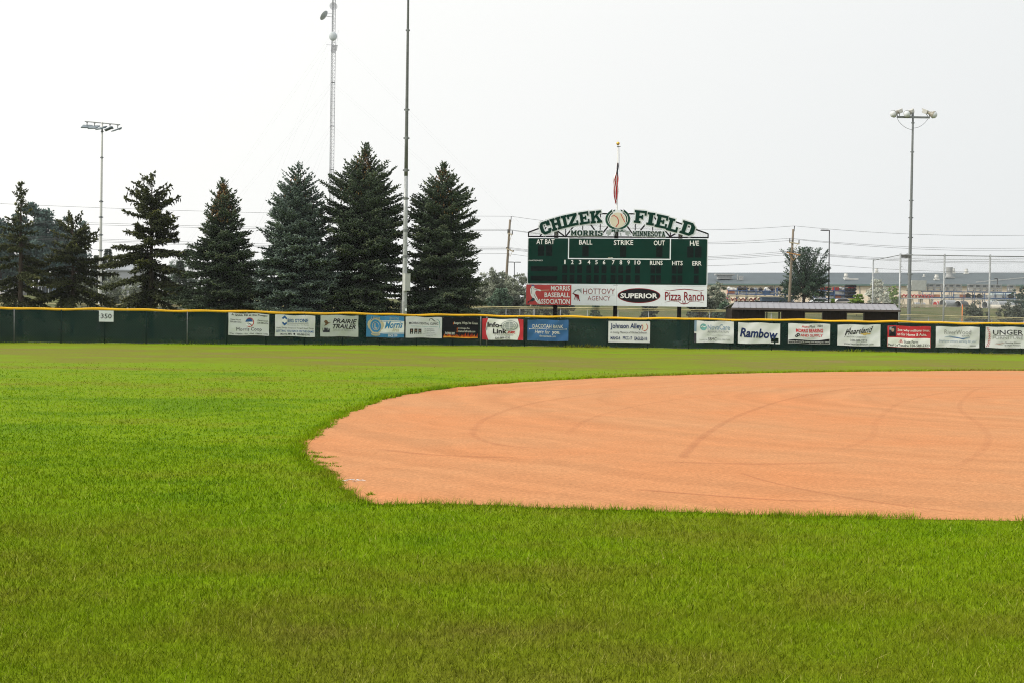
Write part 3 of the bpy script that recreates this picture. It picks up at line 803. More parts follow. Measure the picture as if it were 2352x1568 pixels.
def d_johnson(A):
    A.ell(.86, .27, .085, .19, 'cream', 1); A.ring(.86, .27, .085, .19, .012, .03, 'brick', 2, -100, 60)
    A.path([(.80, .15), (.83, .26), (.81, .40)], .015, 'brick', 2)
    A.text('Johnson Alley', .05, .10, .80, .42, 'navy', 3, bold=.02)
    A.text('In Loving Memory of Michael Johnson', .05, .48, .92, .61, 'dark', 3, shear=.35)
    A.text('MAHS-4', .055, .72, .28, .88, 'navy', 3, bold=.02); A.text('FFCC-17', .35, .72, .57, .88, 'navy', 3, bold=.02); A.text('EAGLES-18', .63, .73, .925, .89, 'navy', 3, bold=.02)
    for u in (.015, .985):
        for v in (.04, .96): A.ell(u, v, .008, .016, 'grey', 1, 8)
def d_nova(A):
    A.rect(0, 0, .055, .5, 'steel', 1); A.rect(0, .58, .055, 1, 'dark', 1)
    A.ell(.23, .285, .085, .16, 'teal', 1); A.path([(.16, .30), (.21, .24), (.25, .28), (.31, .22)], .04, 'white', 2, True)
    A.text('NovaCare', .335, .16, .90, .41, 'steel', bold=.01)
    A.text('REHABILITATION', .335, .45, .88, .55, 'grey', shear=.3); A.text('The Power of Physical Therapy', .32, .63, .90, .71, 'lightgrey')
    A.text('Located at', .14, .83, .33, .90, 'grey'); A.text('SBMC', .35, .77, .57, .92, 'dark'); A.text('(320) 589-7658', .58, .82, .90, .91, 'grey')
def d_rambow(A): A.text('Rambow', .045, .24, .945, .69, 'navy', shear=.22, bold=.03, rise=-.12)
def d_auto(A):
    A.text('Auto', .32, .08, .50, .205, 'red', bold=.01); A.text('Plus', .51, .08, .635, .205, 'dark', bold=.01)
    for fx in (.70, .76):
        for i in range(3):
            for j in range(3):
                if (i + j) % 2 == 0: A.rect(fx + i * .02, .08 + j * .035, fx + i * .02 + .02, .115 + j * .035, 'dark')
    A.text('MORRIS BEARING', .185, .26, .83, .45, 'red', bold=.03); A.text('AND SUPPLY', .29, .52, .83, .655, 'red', bold=.02)
    A.text('320.589.1733', .35, .685, .65, .755, 'lightgrey')
    for cx, cy, rr in ((.24, .57, .035), (.20, .64, .028)):
        A.ring(cx, cy, rr, rr * 2, rr * .55, rr * 1.1, 'black', 1, n=14)
        for k in range(8): A.ell(cx + rr * 1.1 * math.cos(k * .785), cy + rr * 2.2 * math.sin(k * .785), .008, .016, 'black', 1, 6)
    A.poly([(.01, .83), (.15, .80), (.35, .81), (.55, .83), (.75, .81), (.99, .74), (.99, .985), (.01, .985)][::-1], 'black', 1)
    A.text('Keeping the world turning one bearing at a time!', .02, .86, .975, .95, 'white')
def d_heart(A):
    A.text('Heartland', .17, .24, .83, .52, 'black', shear=.5, bold=.01, rise=.26)
    A.path([(.16, .62), (.25, .30), (.33, .12)], .02, 'black', 2, True); A.path([(.33, .42), (.60, .30), (.84, .06)], .02, 'black', 2, True)
    A.poly([(.53, .46), (.55, .39), (.61, .39), (.62, .355), (.70, .355), (.695, .39), (.78, .39), (.76, .46), (.68, .46), (.67, .495), (.59, .495), (.60, .46)][::-1], 'gold', 1)
    A.text('MOTOR COMPANY', .215, .545, .67, .615, 'grey', bold=.01)
    A.text('320-589-2223', .30, .69, .69, .80, 'dark'); A.text('www.heartlandmotor.com', .155, .845, .84, .945, 'dark')
def d_farm(A):
    A.rect(.01, .56, .99, .985, 'white', 1)
    A.rect(.035, .04, .20, .50, 'dark', 1); A.rect(.045, .06, .12, .20, 'grey', 2); A.ell(.12, .20, .035, .10, 'skin', 3, 14); A.ell(.12, .13, .036, .05, 'dark', 4, 14, 0, 180)
    A.poly([(.05, .50), (.19, .50), (.175, .36), (.13, .31), (.11, .31), (.065, .36)], 'black', 3)
    A.text('See why millions trust', .235, .14, .97, .29, 'white', bold=.01); A.text('us for Home & Auto.', .235, .33, .91, .46, 'white', bold=.01)
    for cx, cy in ((.315, .68), (.29, .75), (.34, .75)): A.ring(cx, cy, .025, .04, .01, .018, 'brick', 2, n=14)
    A.text('State Farm', .38, .66, .71, .79, 'dark', bold=.01); A.text('Paul LeTendre 320-589-2323', .02, .83, .975, .955, 'dark', bold=.015)
def d_river(A):
    A.text('RiverWood', .195, .15, .80, .375, 'grey', bold=.0); A.text('BANK', .60, .405, .77, .475, 'grey')
    A.path([(.20, .52), (.32, .46), (.45, .50), (.60, .56), (.78, .49)], .05, 'steel', 1, True)
    A.path([(.30, .50), (.45, .52), (.62, .58), (.78, .53)], .03, 'blue', 2, True)
    A.text('Employee-owners working for you!', .07, .62, .93, .78, 'steel', shear=.3)
    A.text('Morris, MN', .06, .86, .18, .91, 'lightgrey'); A.text('RiverWoodBank.com', .33, .86, .67, .91, 'lightgrey'); A.rect(.78, .86, .92, .91, 'grey')
def d_unger(A):
    A.path([(.03, .02), (.075, .25), (.085, .5), (.07, .75), (.02, .97)], .008, 'brick', 1)
    for k in range(11):
        y = .06 + k * .085; x = .035 + .052 * math.sin(math.pi * y)
        A.path([(x - .03, y + .01), (x, y + .05), (x + .03, y - .01)], .012, 'red', 2)
    A.text('UNGER', .155, .15, .80, .385, 'dark', bold=.01); A.rect(.155, .41, .80, .425, 'dark'); A.text('FURNITURE', .155, .455, .80, .585, 'grey')
    A.poly([(.22, .76), (.26, .72), (.36, .70), (.41, .76), (.36, .86), (.28, .84)], 'lightgrey', 1); A.path([(.20, .80), (.30, .81), (.40, .73)], .015, 'brick', 2, True)
    A.text('Flooring Direct', .41, .71, .75, .79, 'dark', shear=.2, bold=.01); A.text('by Unger Furniture', .41, .83, .75, .905, 'dark', shear=.2, bold=.01)

banner('fence_banner', 523, 616.5, 719, 769.5, 722, 771.5, M_banner, 'white banner with a round blue and red field emblem above large thin lettering', d_coop, seed=1)
banner('fence_banner', 630, 722, 723, 772, 725.5, 774, M_banner, 'white banner with stacked blue diamonds beside blue block lettering', d_stone, seed=2)
banner('fence_banner', 734, 821, 723.5, 772.5, 725.5, 773.5, M_bannergrey, 'grey banner with a flying pheasant and heavy slanted black lettering', d_trailer, seed=3)
banner('fence_banner', 839, 926, 724, 774, 727, 775.5, M_bannersky, 'sky blue banner with a round tan letter L crest and a white middle stripe', d_lions, seed=4)
banner('fence_banner', 929.5, 1012.5, 727, 775, 729.5, 776.5, M_banner, 'white banner with three small dark portraits and a teal swoosh', d_dental, seed=5)
banner('fence_banner', 1015, 1096, 729, 776, 730.5, 777.5, M_bannerblack, 'black banner with orange flames along its lower edge', d_fire, seed=6)
banner('fence_banner', 1107.5, 1201.5, 732, 779.5, 733.5, 781, M_bannerred, 'white and red banner with a grey oval globe outline', d_info, seed=7)
banner('fence_banner', 1211, 1305, 734, 782, 735.5, 783.5, M_bannerblue, 'plain blue banner with pale serif lettering and a thin arrow line', d_bank, seed=8)
banner('fence_sign', 1397, 1492.5, 737.5, 785.5, 738.5, 787, M_banner, 'stiff white sign with navy lettering and a baseball at its upper right', d_johnson, rigid=True, cat='sign', group=None)
banner('fence_banner', 1594, 1684.5, 737, 786, 738.5, 787, M_banner, 'white banner with a round teal bird emblem and grey lettering', d_nova, seed=10)
banner('fence_banner', 1694.5, 1791, 740.5, 788, 743, 789.5, M_banner, 'white banner with one big slanted navy word and a torn lower right corner', d_rambow, seed=11, torn=True)
banner('fence_banner', 1809.5, 1905.5, 743, 788, 744, 790.5, M_banner, 'white banner with red block lettering, gears and a black wave at the bottom', d_auto, seed=12)
banner('fence_banner', 1922.5, 2021, 745.5, 793, 746, 795, M_banner, 'white banner with black script lettering and a gold bowtie shape', d_heart, seed=13)
banner('fence_banner', 2037, 2136.5, 748, 796, 750.5, 799, M_bannerred, 'red topped banner with a portrait photo and white lettering', d_farm, seed=14)
banner('fence_banner', 2148, 2248.5, 750, 797, 751, 799, M_banner, 'white banner with thin serif lettering over a blue river wave', d_river, seed=15)
banner('fence_banner', 2262, 2370, 750, 797.5, 752, 800.5, M_banner, 'white banner with red baseball stitching down its left edge', d_unger, seed=16)
banner('distance_sign', 227, 260.5, 713.5, 739, 714, 739.5, M_whitepaint, 'square white plate with a black 350 on the bare left part of the fence',
       lambda A: (A.text('350', .12, .28, .87, .72, 'dark', bold=.01), A.path([(-.0, .48), (.1, .52)], .02, 'dark'), A.path([(.9, .5), (1., .46)], .02, 'dark')), rigid=True, cat='sign', group=None)

# ------------------------------------------------------------------ scoreboard
SBL = W(1208.9, 701.6, 92.9); SBR = W(1623.3, 704.3, 91.1)
sb_r = Vector((SBR.x - SBL.x, SBR.y - SBL.y, 0)); SBW = sb_r.length; sb_r.normalize()
sb_n = Vector((sb_r.y, -sb_r.x, 0))             # towards the camera
SBZ = (SBL.z + SBR.z) / 2
KS = SBW / 1997.0
sb = empty('scoreboard', Vector((SBL.x, SBL.y, 0)) + sb_r * SBW / 2, 'dark green baseball scoreboard on black posts with an arched name sign on top', 'scoreboard')
def S(x, y, d=0.0):                             # scoreboard drawing units -> world, d metres towards the viewer
    u = (x - 153) * KS; v = (1163 - y + .0063 * (x - 153)) * KS
    return Vector((SBL.x, SBL.y, SBZ + v)) + sb_r * u + sb_n * d
def slab(mb, pts, d0, d1, mi=0): mb.prism([S(x, y, d1) for x, y in pts], -sb_n * (d1 - d0), mi)
def R4(x0, y0, x1, y1): k = .0063; return [(x0, y0 + k * (x0 - 153)), (x0, y1 + k * (x0 - 153)), (x1, y1 + k * (x1 - 153)), (x1, y0 + k * (x1 - 153))]
m = MB(); slab(m, R4(158, 416, 2153, 937), -.30, 0); m.build('cabinet', M_whitepaint, sb)
def rr4(x0, y0, x1, y1, r):
    k = .0063; P = []
    for cx, cy, a0 in ((x1 - r, y0 + r, 0), (x0 + r, y0 + r, 90), (x0 + r, y1 - r, 180), (x1 - r, y1 - r, 270)):
        for i in range(4):
            a = math.radians(a0 + 30 * i); P.append((cx + r * math.cos(a), cy - r * math.sin(a)))
    return [(x, y + k * (x - 153)) for x, y in P]
m = MB(); slab(m, rr4(166, 420, 2142, 924, 12), 0, .02); m.build('face_panel', M_boardgreen, sb)
m = MB()
for a in ((612, 419, 624, 650), (1737, 419, 1749, 650)): slab(m, R4(*a), .02, .03)
slab(m, R4(624, 638, 1737, 650), .02, .03); m.build('count_border', M_whitepaint, sb)
seam = MB(); slab(seam, R4(1156, 424, 1159, 930), .02, .024); seam.build('panel_seam', M_black, sb)
digs = [(275, 500, 345, 618), (364, 500, 435, 618), (772, 502, 843, 622), (1190, 506, 1258, 626), (1588, 508, 1657, 628), (1927, 510, 1996, 631), (2013, 510, 2082, 631)]
for cx in (580, 662, 746, 848, 932, 1016, 1118, 1202, 1284, 1386):
    digs += [(cx - 27, 722, cx + 27, 808), (cx - 27, 828, cx + 27, 914)]
for cx in (1556, 1618, 1788, 1853, 2030):
    digs += [(cx - 26, 722, cx + 26, 808), (cx - 26, 828, cx + 26, 914)]
for x0, y0, x1, y1 in digs:
    k = .0063
    y0 -= k * (x0 - 153) * .75; y1 -= k * (x0 - 153) * .75
    m = MB(); slab(m, R4(x0, y0, x1, y1), .02, .032); m.build('digit_window', M_digit, sb)
for y0, y1 in ((733, 786), (840, 893)):
    m = MB(); slab(m, R4(198, y0, 497, y1), .02, .032); m.build('name_display', M_digit, sb)
A = Art(lambda x, y, l: S(x, y, .036 + .004 * l))
def T(t, x0, y0, x1, y1, c='white', b=.012): A.text(t, x0, y0, x1, y1, c, 1, bold=b)
T('AT BAT', 257, 432, 459, 487); T('BALL', 735, 440, 882, 492); T('STRIKE', 1120, 443, 1334, 497); T('OUT', 1560, 447, 1682, 501); T('H/E', 1955, 449, 2055, 505)
T('DAKTRONICS', 172, 662, 330, 676, 'white', .01)
for t, cx, hw in (('1', 580, 7), ('2', 662, 14), ('3', 750, 14), ('4', 848, 15), ('5', 932, 14), ('6', 1016, 14), ('7', 1118, 14), ('8', 1202, 14), ('9', 1287, 14), ('10', 1386, 33)):
    yo = .006 * (cx - 580); T(t, cx - hw, 662 + yo, cx + hw, 709 + yo)
T('RUNS', 1522, 670, 1661, 718); T('HITS', 1766, 672, 1880, 720); T('ERR', 1986, 674, 2086, 722)
A.rect(1060, 633, 1080, 638, 'tan'); A.rect(1085, 633, 1110, 638, 'cream')
A.build('lettering', sb)

# sponsor panels under the board
def sponsor(x0, x1, m_, draw):
    b = MB(); slab(b, R4(x0, 940, x1, 1163), -.12, .06); o = b.build('sponsor_panel', m_, sb)
    A = Art(lambda x, y, l: S(x, y, .062 + .005 * l)); draw(A); A.build('lettering', o)
def sp1(A):
    for t, x0, y0, y1 in (('MORRIS', 428, 952, 1006), ('BASEBALL', 357, 1026, 1080), ('ASSOCIATION', 281, 1098, 1154)): A.text(t, x0, y0, 641, y1, 'white', 3, bold=.02)
    # batter following through, one leg stretched behind
    A.poly([(195, 990), (205, 970), (228, 968), (262, 985), (310, 996), (322, 1003), (312, 1013), (262, 1006), (252, 1022), (254, 1045), (200, 1048), (196, 1020)][::-1], 'white', 1)
    A.poly([(200, 1046), (255, 1044), (270, 1075), (295, 1120), (318, 1148), (305, 1155), (270, 1135), (240, 1100), (245, 1118), (215, 1128), (205, 1110), (222, 1085), (206, 1062)][::-1], 'white', 1)
    A.poly([(222, 1085), (245, 1092), (250, 1112), (228, 1126), (190, 1128), (178, 1150), (166, 1152), (172, 1128), (200, 1112)][::-1], 'dark', 2)
    A.ell(226, 962, 17, 14, 'cream', 2, 14); A.ell(226, 957, 20, 11, 'blue', 3, 14, 0, 180); A.rect(238, 955, 252, 960, 'blue', 3)
    A.path([(315, 1003), (410, 999)], 6, 'tan', 2); A.path([(205, 975), (214, 1000), (206, 1044)], 4, 'dark', 2); A.path([(228, 985), (290, 1003)], 4, 'dark', 2)
    A.path([(240, 1050), (262, 1090), (300, 1145)], 4, 'dark', 2)
def sp2(A):
    for k in range(4): A.path([(672 + 8 * k, 1040 - 12 * k), (705 + 12 * k, 1000 - 4 * k), (772, 985 + 16 * k)], 9, 'silver', 1)
    for k in range(4): A.path([(673 + 6 * k, 1030 + 3 * k), (705 + 10 * k, 1060 - 2 * k), (690 + 20 * k, 1108 + 4 * k)], 13, 'maroon', 2, True)
    A.path([(672, 1034), (720, 1058), (752, 1118)], 10, 'maroon', 2)
    A.text('HOTTOVY', 790, 980, 1140, 1042, 'maroon', bold=-.005); A.rect(785, 1050, 1142, 1053, 'silver'); A.text('AGENCY', 840, 1064, 1092, 1112, 'maroon', bold=-.005)
def sp3(A):
    A.ell(1407, 1056, 236, 82, 'maroon', 1, 40); A.ell(1407, 1056, 226, 74, 'black', 2, 40); A.text('SUPERIOR', 1203, 1030, 1612, 1086, 'white', 3, bold=.03)
def sp4(A):
    A.text('Pizza Ranch', 1692, 1012, 2117, 1108, 'maroon', 2, bold=.01)
    A.path([(1685, 990), (1740, 1002), (1820, 990), (1905, 982), (1990, 990), (2070, 1002), (2122, 990)], 9, 'maroon', 1, True)
    A.path([(1690, 1128), (1760, 1112), (1840, 1116), (1868, 1138), (1902, 1146), (1938, 1138), (1965, 1116), (2040, 1112), (2118, 1132)], 8, 'maroon', 1, True)
    A.ring(1902, 1118, 18, 22, 6, 7, 'maroon', 3, 150, 390)
sponsor(151, 656, mat('sponsor_red', (.46, .05, .048), .5, .05), sp1)
sponsor(657.5, 1158, M_whitepaint, sp2); sponsor(1159.5, 1652, M_whitepaint, sp3); sponsor(1653.5, 2150, M_whitepaint, sp4)

# three steel posts, arched truss and its mesh
for x0, x1 in ((452, 495), (1122, 1166), (1828, 1873)):
    a = S(x0, 1100, -.35); b = S(x1, 1100, -.35); topz = S(1160, 200).z if x0 == 1122 else S(480, 300).z
    c = (a + b) / 2; w = (b - a).length; m = MB(); rot = Matrix((sb_r, -sb_n, Vector((0, 0, 1)))).transposed()
    for off in (-w / 2 + .02, w / 2 - .02): m.box((c.x + sb_r.x * off, c.y + sb_r.y * off, topz / 2), (.04, .30, topz), rot=rot)
    m.box((c.x, c.y, topz / 2), (w - .08, .05, topz - .02), rot=rot)
    m.box((c.x, c.y, .18), (w * 2.2, .7, .36), rot=rot, mi=1)
    m.build('post', [M_black, M_concrete], sb)
arch = [(163, 352), (290, 306), (450, 225), (650, 165), (820, 150), (980, 147), (1340, 150), (1500, 160), (1680, 200), (1860, 262), (2030, 328), (2152, 372)]
m = MB(); q = -.16
def tb(p0, p1, w): m.bar(S(*p0, q), S(*p1, q), w * KS, .10)
for a, b in zip(arch[:-1], arch[1:]): tb(a, b, 11)
tb((163, 350), (163, 405), 14); tb((2152, 370), (2152, 420), 12); tb((160, 400), (2155, 414), 15)
bots = [290, 385, 580, 770, 965, 1160, 1353, 1545, 1740, 1935]
def arch_y(x):
    for (x0, y0), (x1, y1) in zip(arch[:-1], arch[1:]):
        if x0 <= x <= x1: return y0 + (y1 - y0) * (x - x0) / (x1 - x0)
    return 300
for x in bots[2:9]: tb((x, arch_y(x)), (x, 400 + .007 * (x - 160)), 10)
for i, (x0, x1) in enumerate(zip(bots[:-1], bots[1:])):
    if i % 2 == 0: tb((x0, 402), (x1, arch_y(x1)), 9)
    else: tb((x0, arch_y(x0)), (x1, 408), 9)
m.build('arch_truss', M_black, sb)
me = bpy.data.meshes.new('arch_mesh'); P = arch + [(2152, 414), (163, 402)]
me.from_pydata([tuple(S(x, y, -.26)) for x, y in P], [], [tuple(range(len(P)))])
u = me.uv_layers.new(name='UVMap')
for i, (x, y) in enumerate(P): u.data[i].uv = ((x - 153) * KS, (1163 - y) * KS)
reparent_world(link_mesh('arch_mesh', me, M_chainfine), sb)

# slab-serif letters, each drawn from convex strokes in a unit box (x right, y up)
GL = {
 'C': (.95, [[(.0, .25), (.0, .75), (.30, .68), (.30, .32)], [(0, .75), (.22, 1), (.34, .80), (.30, .68)], [(.22, 1), (.72, 1), (.62, .80), (.34, .80)], [(.72, 1), (.78, .92), (.78, .60), (.62, .60), (.62, .80)], [(.78, 1), (.95, 1), (.95, .60), (.78, .60)], [(0, .25), (.30, .32), (.34, .20), (.22, 0)], [(.22, 0), (.34, .20), (.64, .20), (.75, 0)], [(.75, 0), (.64, .20), (.66, .36), (.95, .36), (.95, .22)]]),
 'H': (1.0, [[(.1, 0), (.1, 1), (.38, 1), (.38, 0)], [(.62, 0), (.62, 1), (.9, 1), (.9, 0)], [(.38, .41), (.38, .6), (.62, .6), (.62, .41)], [(0, 0), (0, .18), (.47, .18), (.47, 0)], [(.53, 0), (.53, .18), (1, .18), (1, 0)], [(0, .82), (0, 1), (.47, 1), (.47, .82)], [(.53, .82), (.53, 1), (1, 1), (1, .82)]]),
 'I': (.52, [[(.12, 0), (.12, 1), (.40, 1), (.40, 0)], [(0, 0), (0, .18), (.52, .18), (.52, 0)], [(0, .82), (0, 1), (.52, 1), (.52, .82)]]),
 'Z': (.92, [[(0, .8), (0, 1), (.9, 1), (.9, .8)], [(0, .62), (0, .8), (.17, .8), (.17, .62)], [(.55, .82), (.9, .82), (.36, .18), (.02, .18)], [(.02, 0), (.02, .2), (.92, .2), (.92, 0)], [(.75, .2), (.75, .38), (.92, .38), (.92, .2)]]),
 'E': (.92, [[(.1, 0), (.1, 1), (.38, 1), (.38, 0)], [(0, .82), (0, 1), (.9, 1), (.9, .82)], [(0, 0), (0, .18), (.92, .18), (.92, 0)], [(.38, .42), (.38, .59), (.6, .59), (.6, .42)], [(.54, .33), (.54, .68), (.66, .68), (.66, .33)], [(.75, .64), (.75, .82), (.9, .82), (.9, .64)], [(.77, .18), (.77, .37), (.92, .37), (.92, .18)]]),
 'F': (.90, [[(.1, 0), (.1, 1), (.38, 1), (.38, 0)], [(0, .82), (0, 1), (.9, 1), (.9, .82)], [(0, 0), (0, .18), (.5, .18), (.5, 0)], [(.38, .40), (.38, .58), (.6, .58), (.6, .40)], [(.54, .31), (.54, .67), (.66, .67), (.66, .31)], [(.75, .62), (.75, .82), (.9, .82), (.9, .62)]]),
 'K': (1.02, [[(.1, 0), (.1, 1), (.38, 1), (.38, 0)], [(0, 0), (0, .18), (.47, .18), (.47, 0)], [(0, .82), (0, 1), (.47, 1), (.47, .82)], [(.38, .36), (.38, .58), (.62, .84), (.90, .84)], [(.47, .55), (.62, .66), (.98, .16), (.66, .16)], [(.55, .82), (.55, 1), (1.0, 1), (1.0, .82)], [(.57, 0), (.57, .18), (1.02, .18), (1.02, 0)]]),
 'L': (.90, [[(.1, 0), (.1, 1), (.38, 1), (.38, 0)], [(0, .82), (0, 1), (.5, 1), (.5, .82)], [(0, 0), (0, .19), (.9, .19), (.9, 0)], [(.73, .19), (.73, .42), (.9, .42), (.9, .19)]]),
 'D': (.98, [[(.1, 0), (.1, 1), (.38, 1), (.38, 0)], [(0, .82), (0, 1), (.72, 1), (.62, .82)], [(0, 0), (0, .18), (.62, .18), (.72, 0)], [(.62, .82), (.72, 1), (.98, .74), (.68, .68)], [(.62, .18), (.68, .32), (.98, .26), (.72, 0)], [(.68, .32), (.68, .68), (.98, .74), (.98, .26)]]),
 'M': (1.15, [[(.1, 0), (.1, 1), (.34, 1), (.34, 0)], [(.81, 0), (.81, 1), (1.05, 1), (1.05, 0)], [(0, 0), (0, .17), (.44, .17), (.44, 0)], [(.71, 0), (.71, .17), (1.15, .17), (1.15, 0)], [(0, .83), (0, 1), (.36, 1), (.36, .83)], [(.79, .83), (.79, 1), (1.15, 1), (1.15, .83)], [(.3, 1), (.575, .55), (.575, .22), (.3, .62)], [(.85, 1), (.85, .62), (.575, .22), (.575, .55)]]),
 'O': (.95, [[(0, .25), (0, .75), (.28, .68), (.28, .32)], [(0, .75), (.22, 1), (.33, .8), (.28, .68)], [(.22, 1), (.73, 1), (.62, .8), (.33, .8)], [(.73, 1), (.95, .75), (.67, .68), (.62, .8)], [(.67, .32), (.67, .68), (.95, .75), (.95, .25)], [(.67, .32), (.95, .25), (.73, 0), (.62, .2)], [(.22, 0), (.33, .2), (.62, .2), (.73, 0)], [(0, .25), (.28, .32), (.33, .2), (.22, 0)]]),
 'R': (1.0, [[(.1, 0), (.1, 1), (.38, 1), (.38, 0)], [(0, 0), (0, .18), (.48, .18), (.48, 0)], [(0, .82), (0, 1), (.75, 1), (.65, .82)], [(.65, .82), (.75, 1), (.92, .85), (.66, .78)], [(.66, .62), (.66, .78), (.92, .85), (.92, .55)], [(.38, .40), (.38, .58), (.66, .62), (.92, .55), (.78, .40)], [(.45, .40), (.74, .40), (.95, .10), (.66, .10)], [(.64, 0), (.64, .18), (1, .18), (1, 0)]]),
 'S': (.88, [[(0, .6), (0, .82), (.28, .78), (.28, .62)], [(0, .82), (.18, 1), (.34, .82), (.28, .78)], [(.18, 1), (.7, 1), (.6, .82), (.34, .82)], [(.68, .68), (.68, 1), (.85, 1), (.85, .68)], [(0, .6), (.28, .66), (.88, .46), (.66, .36)], [(.60, .2), (.62, .42), (.88, .46), (.88, .2)], [(.2, 0), (.3, .19), (.62, .19), (.88, .2), (.72, 0)], [(0, 0), (0, .34), (.18, .34), (.18, 0)], [(.18, 0), (.18, .19), (.4, .19), (.4, 0)]]),
 'N': (1.05, [[(.1, 0), (.1, 1), (.33, 1), (.33, 0)], [(.74, 0), (.74, 1), (.96, 1), (.96, 0)], [(0, 0), (0, .17), (.44, .17), (.44, 0)], [(0, .83), (0, 1), (.36, 1), (.36, .83)], [(.63, .83), (.63, 1), (1.05, 1), (1.05, .83)], [(.28, 1), (.78, .36), (.78, 0), (.28, .64)]]),
 'T': (.92, [[(.32, 0), (.32, 1), (.60, 1), (.60, 0)], [(0, .82), (0, 1), (.92, 1), (.92, .82)], [(0, .58), (0, .82), (.16, .82), (.16, .58)], [(.76, .58), (.76, .82), (.92, .82), (.92, .58)], [(.2, 0), (.2, .18), (.72, .18), (.72, 0)]]),
 'A': (1.05, [[(.12, .1), (.40, 1), (.62, 1), (.36, .1)], [(.44, 1), (.66, 1), (.96, .1), (.68, .1)], [(.32, .26), (.36, .43), (.70, .43), (.74, .26)], [(0, 0), (0, .17), (.45, .17), (.45, 0)], [(.6, 0), (.6, .17), (1.05, .17), (1.05, 0)], [(.25, .84), (.25, 1), (.7, 1), (.7, .84)]]),
 'B': (.95, [[(.1, 0), (.1, 1), (.38, 1), (.38, 0)], [(0, .82), (0, 1), (.75, 1), (.65, .82)], [(0, 0), (0, .18), (.68, .18), (.78, 0)], [(.62, .55), (.65, .82), (.75, 1), (.9, .85), (.9, .6)], [(.66, .18), (.66, .42), (.95, .45), (.95, .2), (.78, 0)], [(.38, .42), (.38, .59), (.9, .6), (.95, .45)]]),
 '.': (.3, [[(.03, 0), (.03, .22), (.27, .22), (.27, 0)]]),
}
def expand(P, m_):
    n = len(P); a = sum(P[i][0] * P[(i + 1) % n][1] - P[(i + 1) % n][0] * P[i][1] for i in range(n))
    sg = 1 if a > 0 else -1; out = []
    L = []
    for i in range(n):
        x0, y0 = P[i]; x1, y1 = P[(i + 1) % n]; dx, dy = x1 - x0, y1 - y0; l = math.hypot(dx, dy) or 1e-9
        L.append((x0 + dy / l * m_ * sg, y0 - dx / l * m_ * sg, dx, dy))
    for i in range(n):
        x1, y1, dx1, dy1 = L[i - 1]; x2, y2, dx2, dy2 = L[i]; den = dx1 * dy2 - dy1 * dx2
        if abs(den) < 1e-9: out.append((x2, y2)); continue
        t = ((x2 - x1) * dy2 - (y2 - y1) * dx2) / den; ex, ey = x1 + dx1 * t, y1 + dy1 * t
        d = math.hypot(ex - P[i][0], ey - P[i][1])
        if d > 2.2 * m_: ex = P[i][0] + (ex - P[i][0]) / d * 2.2 * m_; ey = P[i][1] + (ey - P[i][1]) / d * 2.2 * m_
        out.append((ex, ey))
    return out
def block_sign(name, letters, margin, d0, col=None):
    """letters: (char, centre x, centre y, width, height, degrees) in drawing units"""
    back = MB(); front = MB(); k = 0
    for ch, cx, cy, w, h, deg in letters:
        gw, strokes = GL[ch]; ca, sa = math.cos(math.radians(deg)), math.sin(math.radians(deg))
        for st in strokes:
            P = [((x / gw - .5) * w, (y - .5) * h) for x, y in st]
            def tr(Q): return [(cx + x * ca - y * sa, cy - (x * sa + y * ca)) for x, y in Q]
            k += 1
            slab(back, tr(expand(P, margin)), d0 - .05, d0 + .0006 * (k % 31))
            slab(front, tr(P), d0 + .022, d0 + .036 + .0006 * (k % 31))
    o = back.build(name, M_whitepaint, sb); f = front.build('raised_letters', col or M_boardgreen, o)
    return o
block_sign('arch_letters', [('C', 356, 304, 122, 142, 20), ('H', 476, 262, 124, 138, 16), ('I', 572, 236, 68, 138, 14), ('Z', 660, 217, 112, 136, 12), ('E', 786, 197, 114, 138, 9), ('K', 917, 186, 128, 136, 6)], 13, .05)
block_sign('arch_letters', [('F', 1408, 186, 134, 140, -5), ('I', 1523, 209, 84, 140, -8), ('E', 1643, 238, 132, 142, -12), ('L', 1768, 278, 126, 142, -15), ('D', 1930, 316, 152, 146, -18)], 13, .05)
def straight(t, x0, x1, yc0, yc1, h):
    tot = sum(GL[c][0] for c in t) + .12 * (len(t) - 1); s = (x1 - x0) / tot; x = x0; out = []
    for c in t:
        w = GL[c][0] * s; cx = x + w / 2; out.append((c, cx, yc0 + (yc1 - yc0) * (cx - x0) / (x1 - x0), w, h, 0)); x += w + .12 * s
    return out
block_sign('town_letters', straight('MORRIS', 640, 995, 363, 366, 58), 7, .04)
block_sign('town_letters', straight('MINNESOTA', 1330, 1685, 371, 377, 58), 7, .04)

# round crest: laurel ring, baseball, ribbon
em = MB(); P = [(1160 + 142 * math.cos(a), 214 + 118 * math.sin(a)) for a in [math.radians(-62 + i * (304 / 30)) for i in range(31)]]
slab(em, P, .05, .085); crest = em.build('crest', M_whitepaint, sb)
A = Art(lambda x, y, l: S(x, y, .088 + .006 * l))
A.ring(1160, 212, 137, 118, 44, 38, 'green', 1, 122, 418, 40)
A.ring(1160, 212, 112, 96, 5, 5, 'white', 2, 122, 418, 40)
A.poly([(1060, 140), (1075, 118), (1100, 98), (1092, 120), (1096, 128)], 'green', 1); A.poly([(1260, 140), (1245, 118), (1220, 98), (1228, 120), (1224, 128)], 'green', 1)
A.poly([(1104, 128), (1112, 112), (1132, 102), (1124, 124)], 'green', 1); A.poly([(1216, 128), (1208, 112), (1188, 102), (1196, 124)], 'green', 1)
A.ell(1160, 222, 92, 88, 'white', 3, 36); A.ell(1160, 223, 84, 84, 'ball', 4, 36)
A.path([(1090, 180), (1122, 172), (1152, 192), (1168, 222), (1168, 260), (1140, 298)], 9, 'brick', 5); A.path([(1192, 150), (1205, 180), (1222, 215), (1240, 245)], 8, 'brick', 5)
A.build('crest_print', crest)
rb = MB()
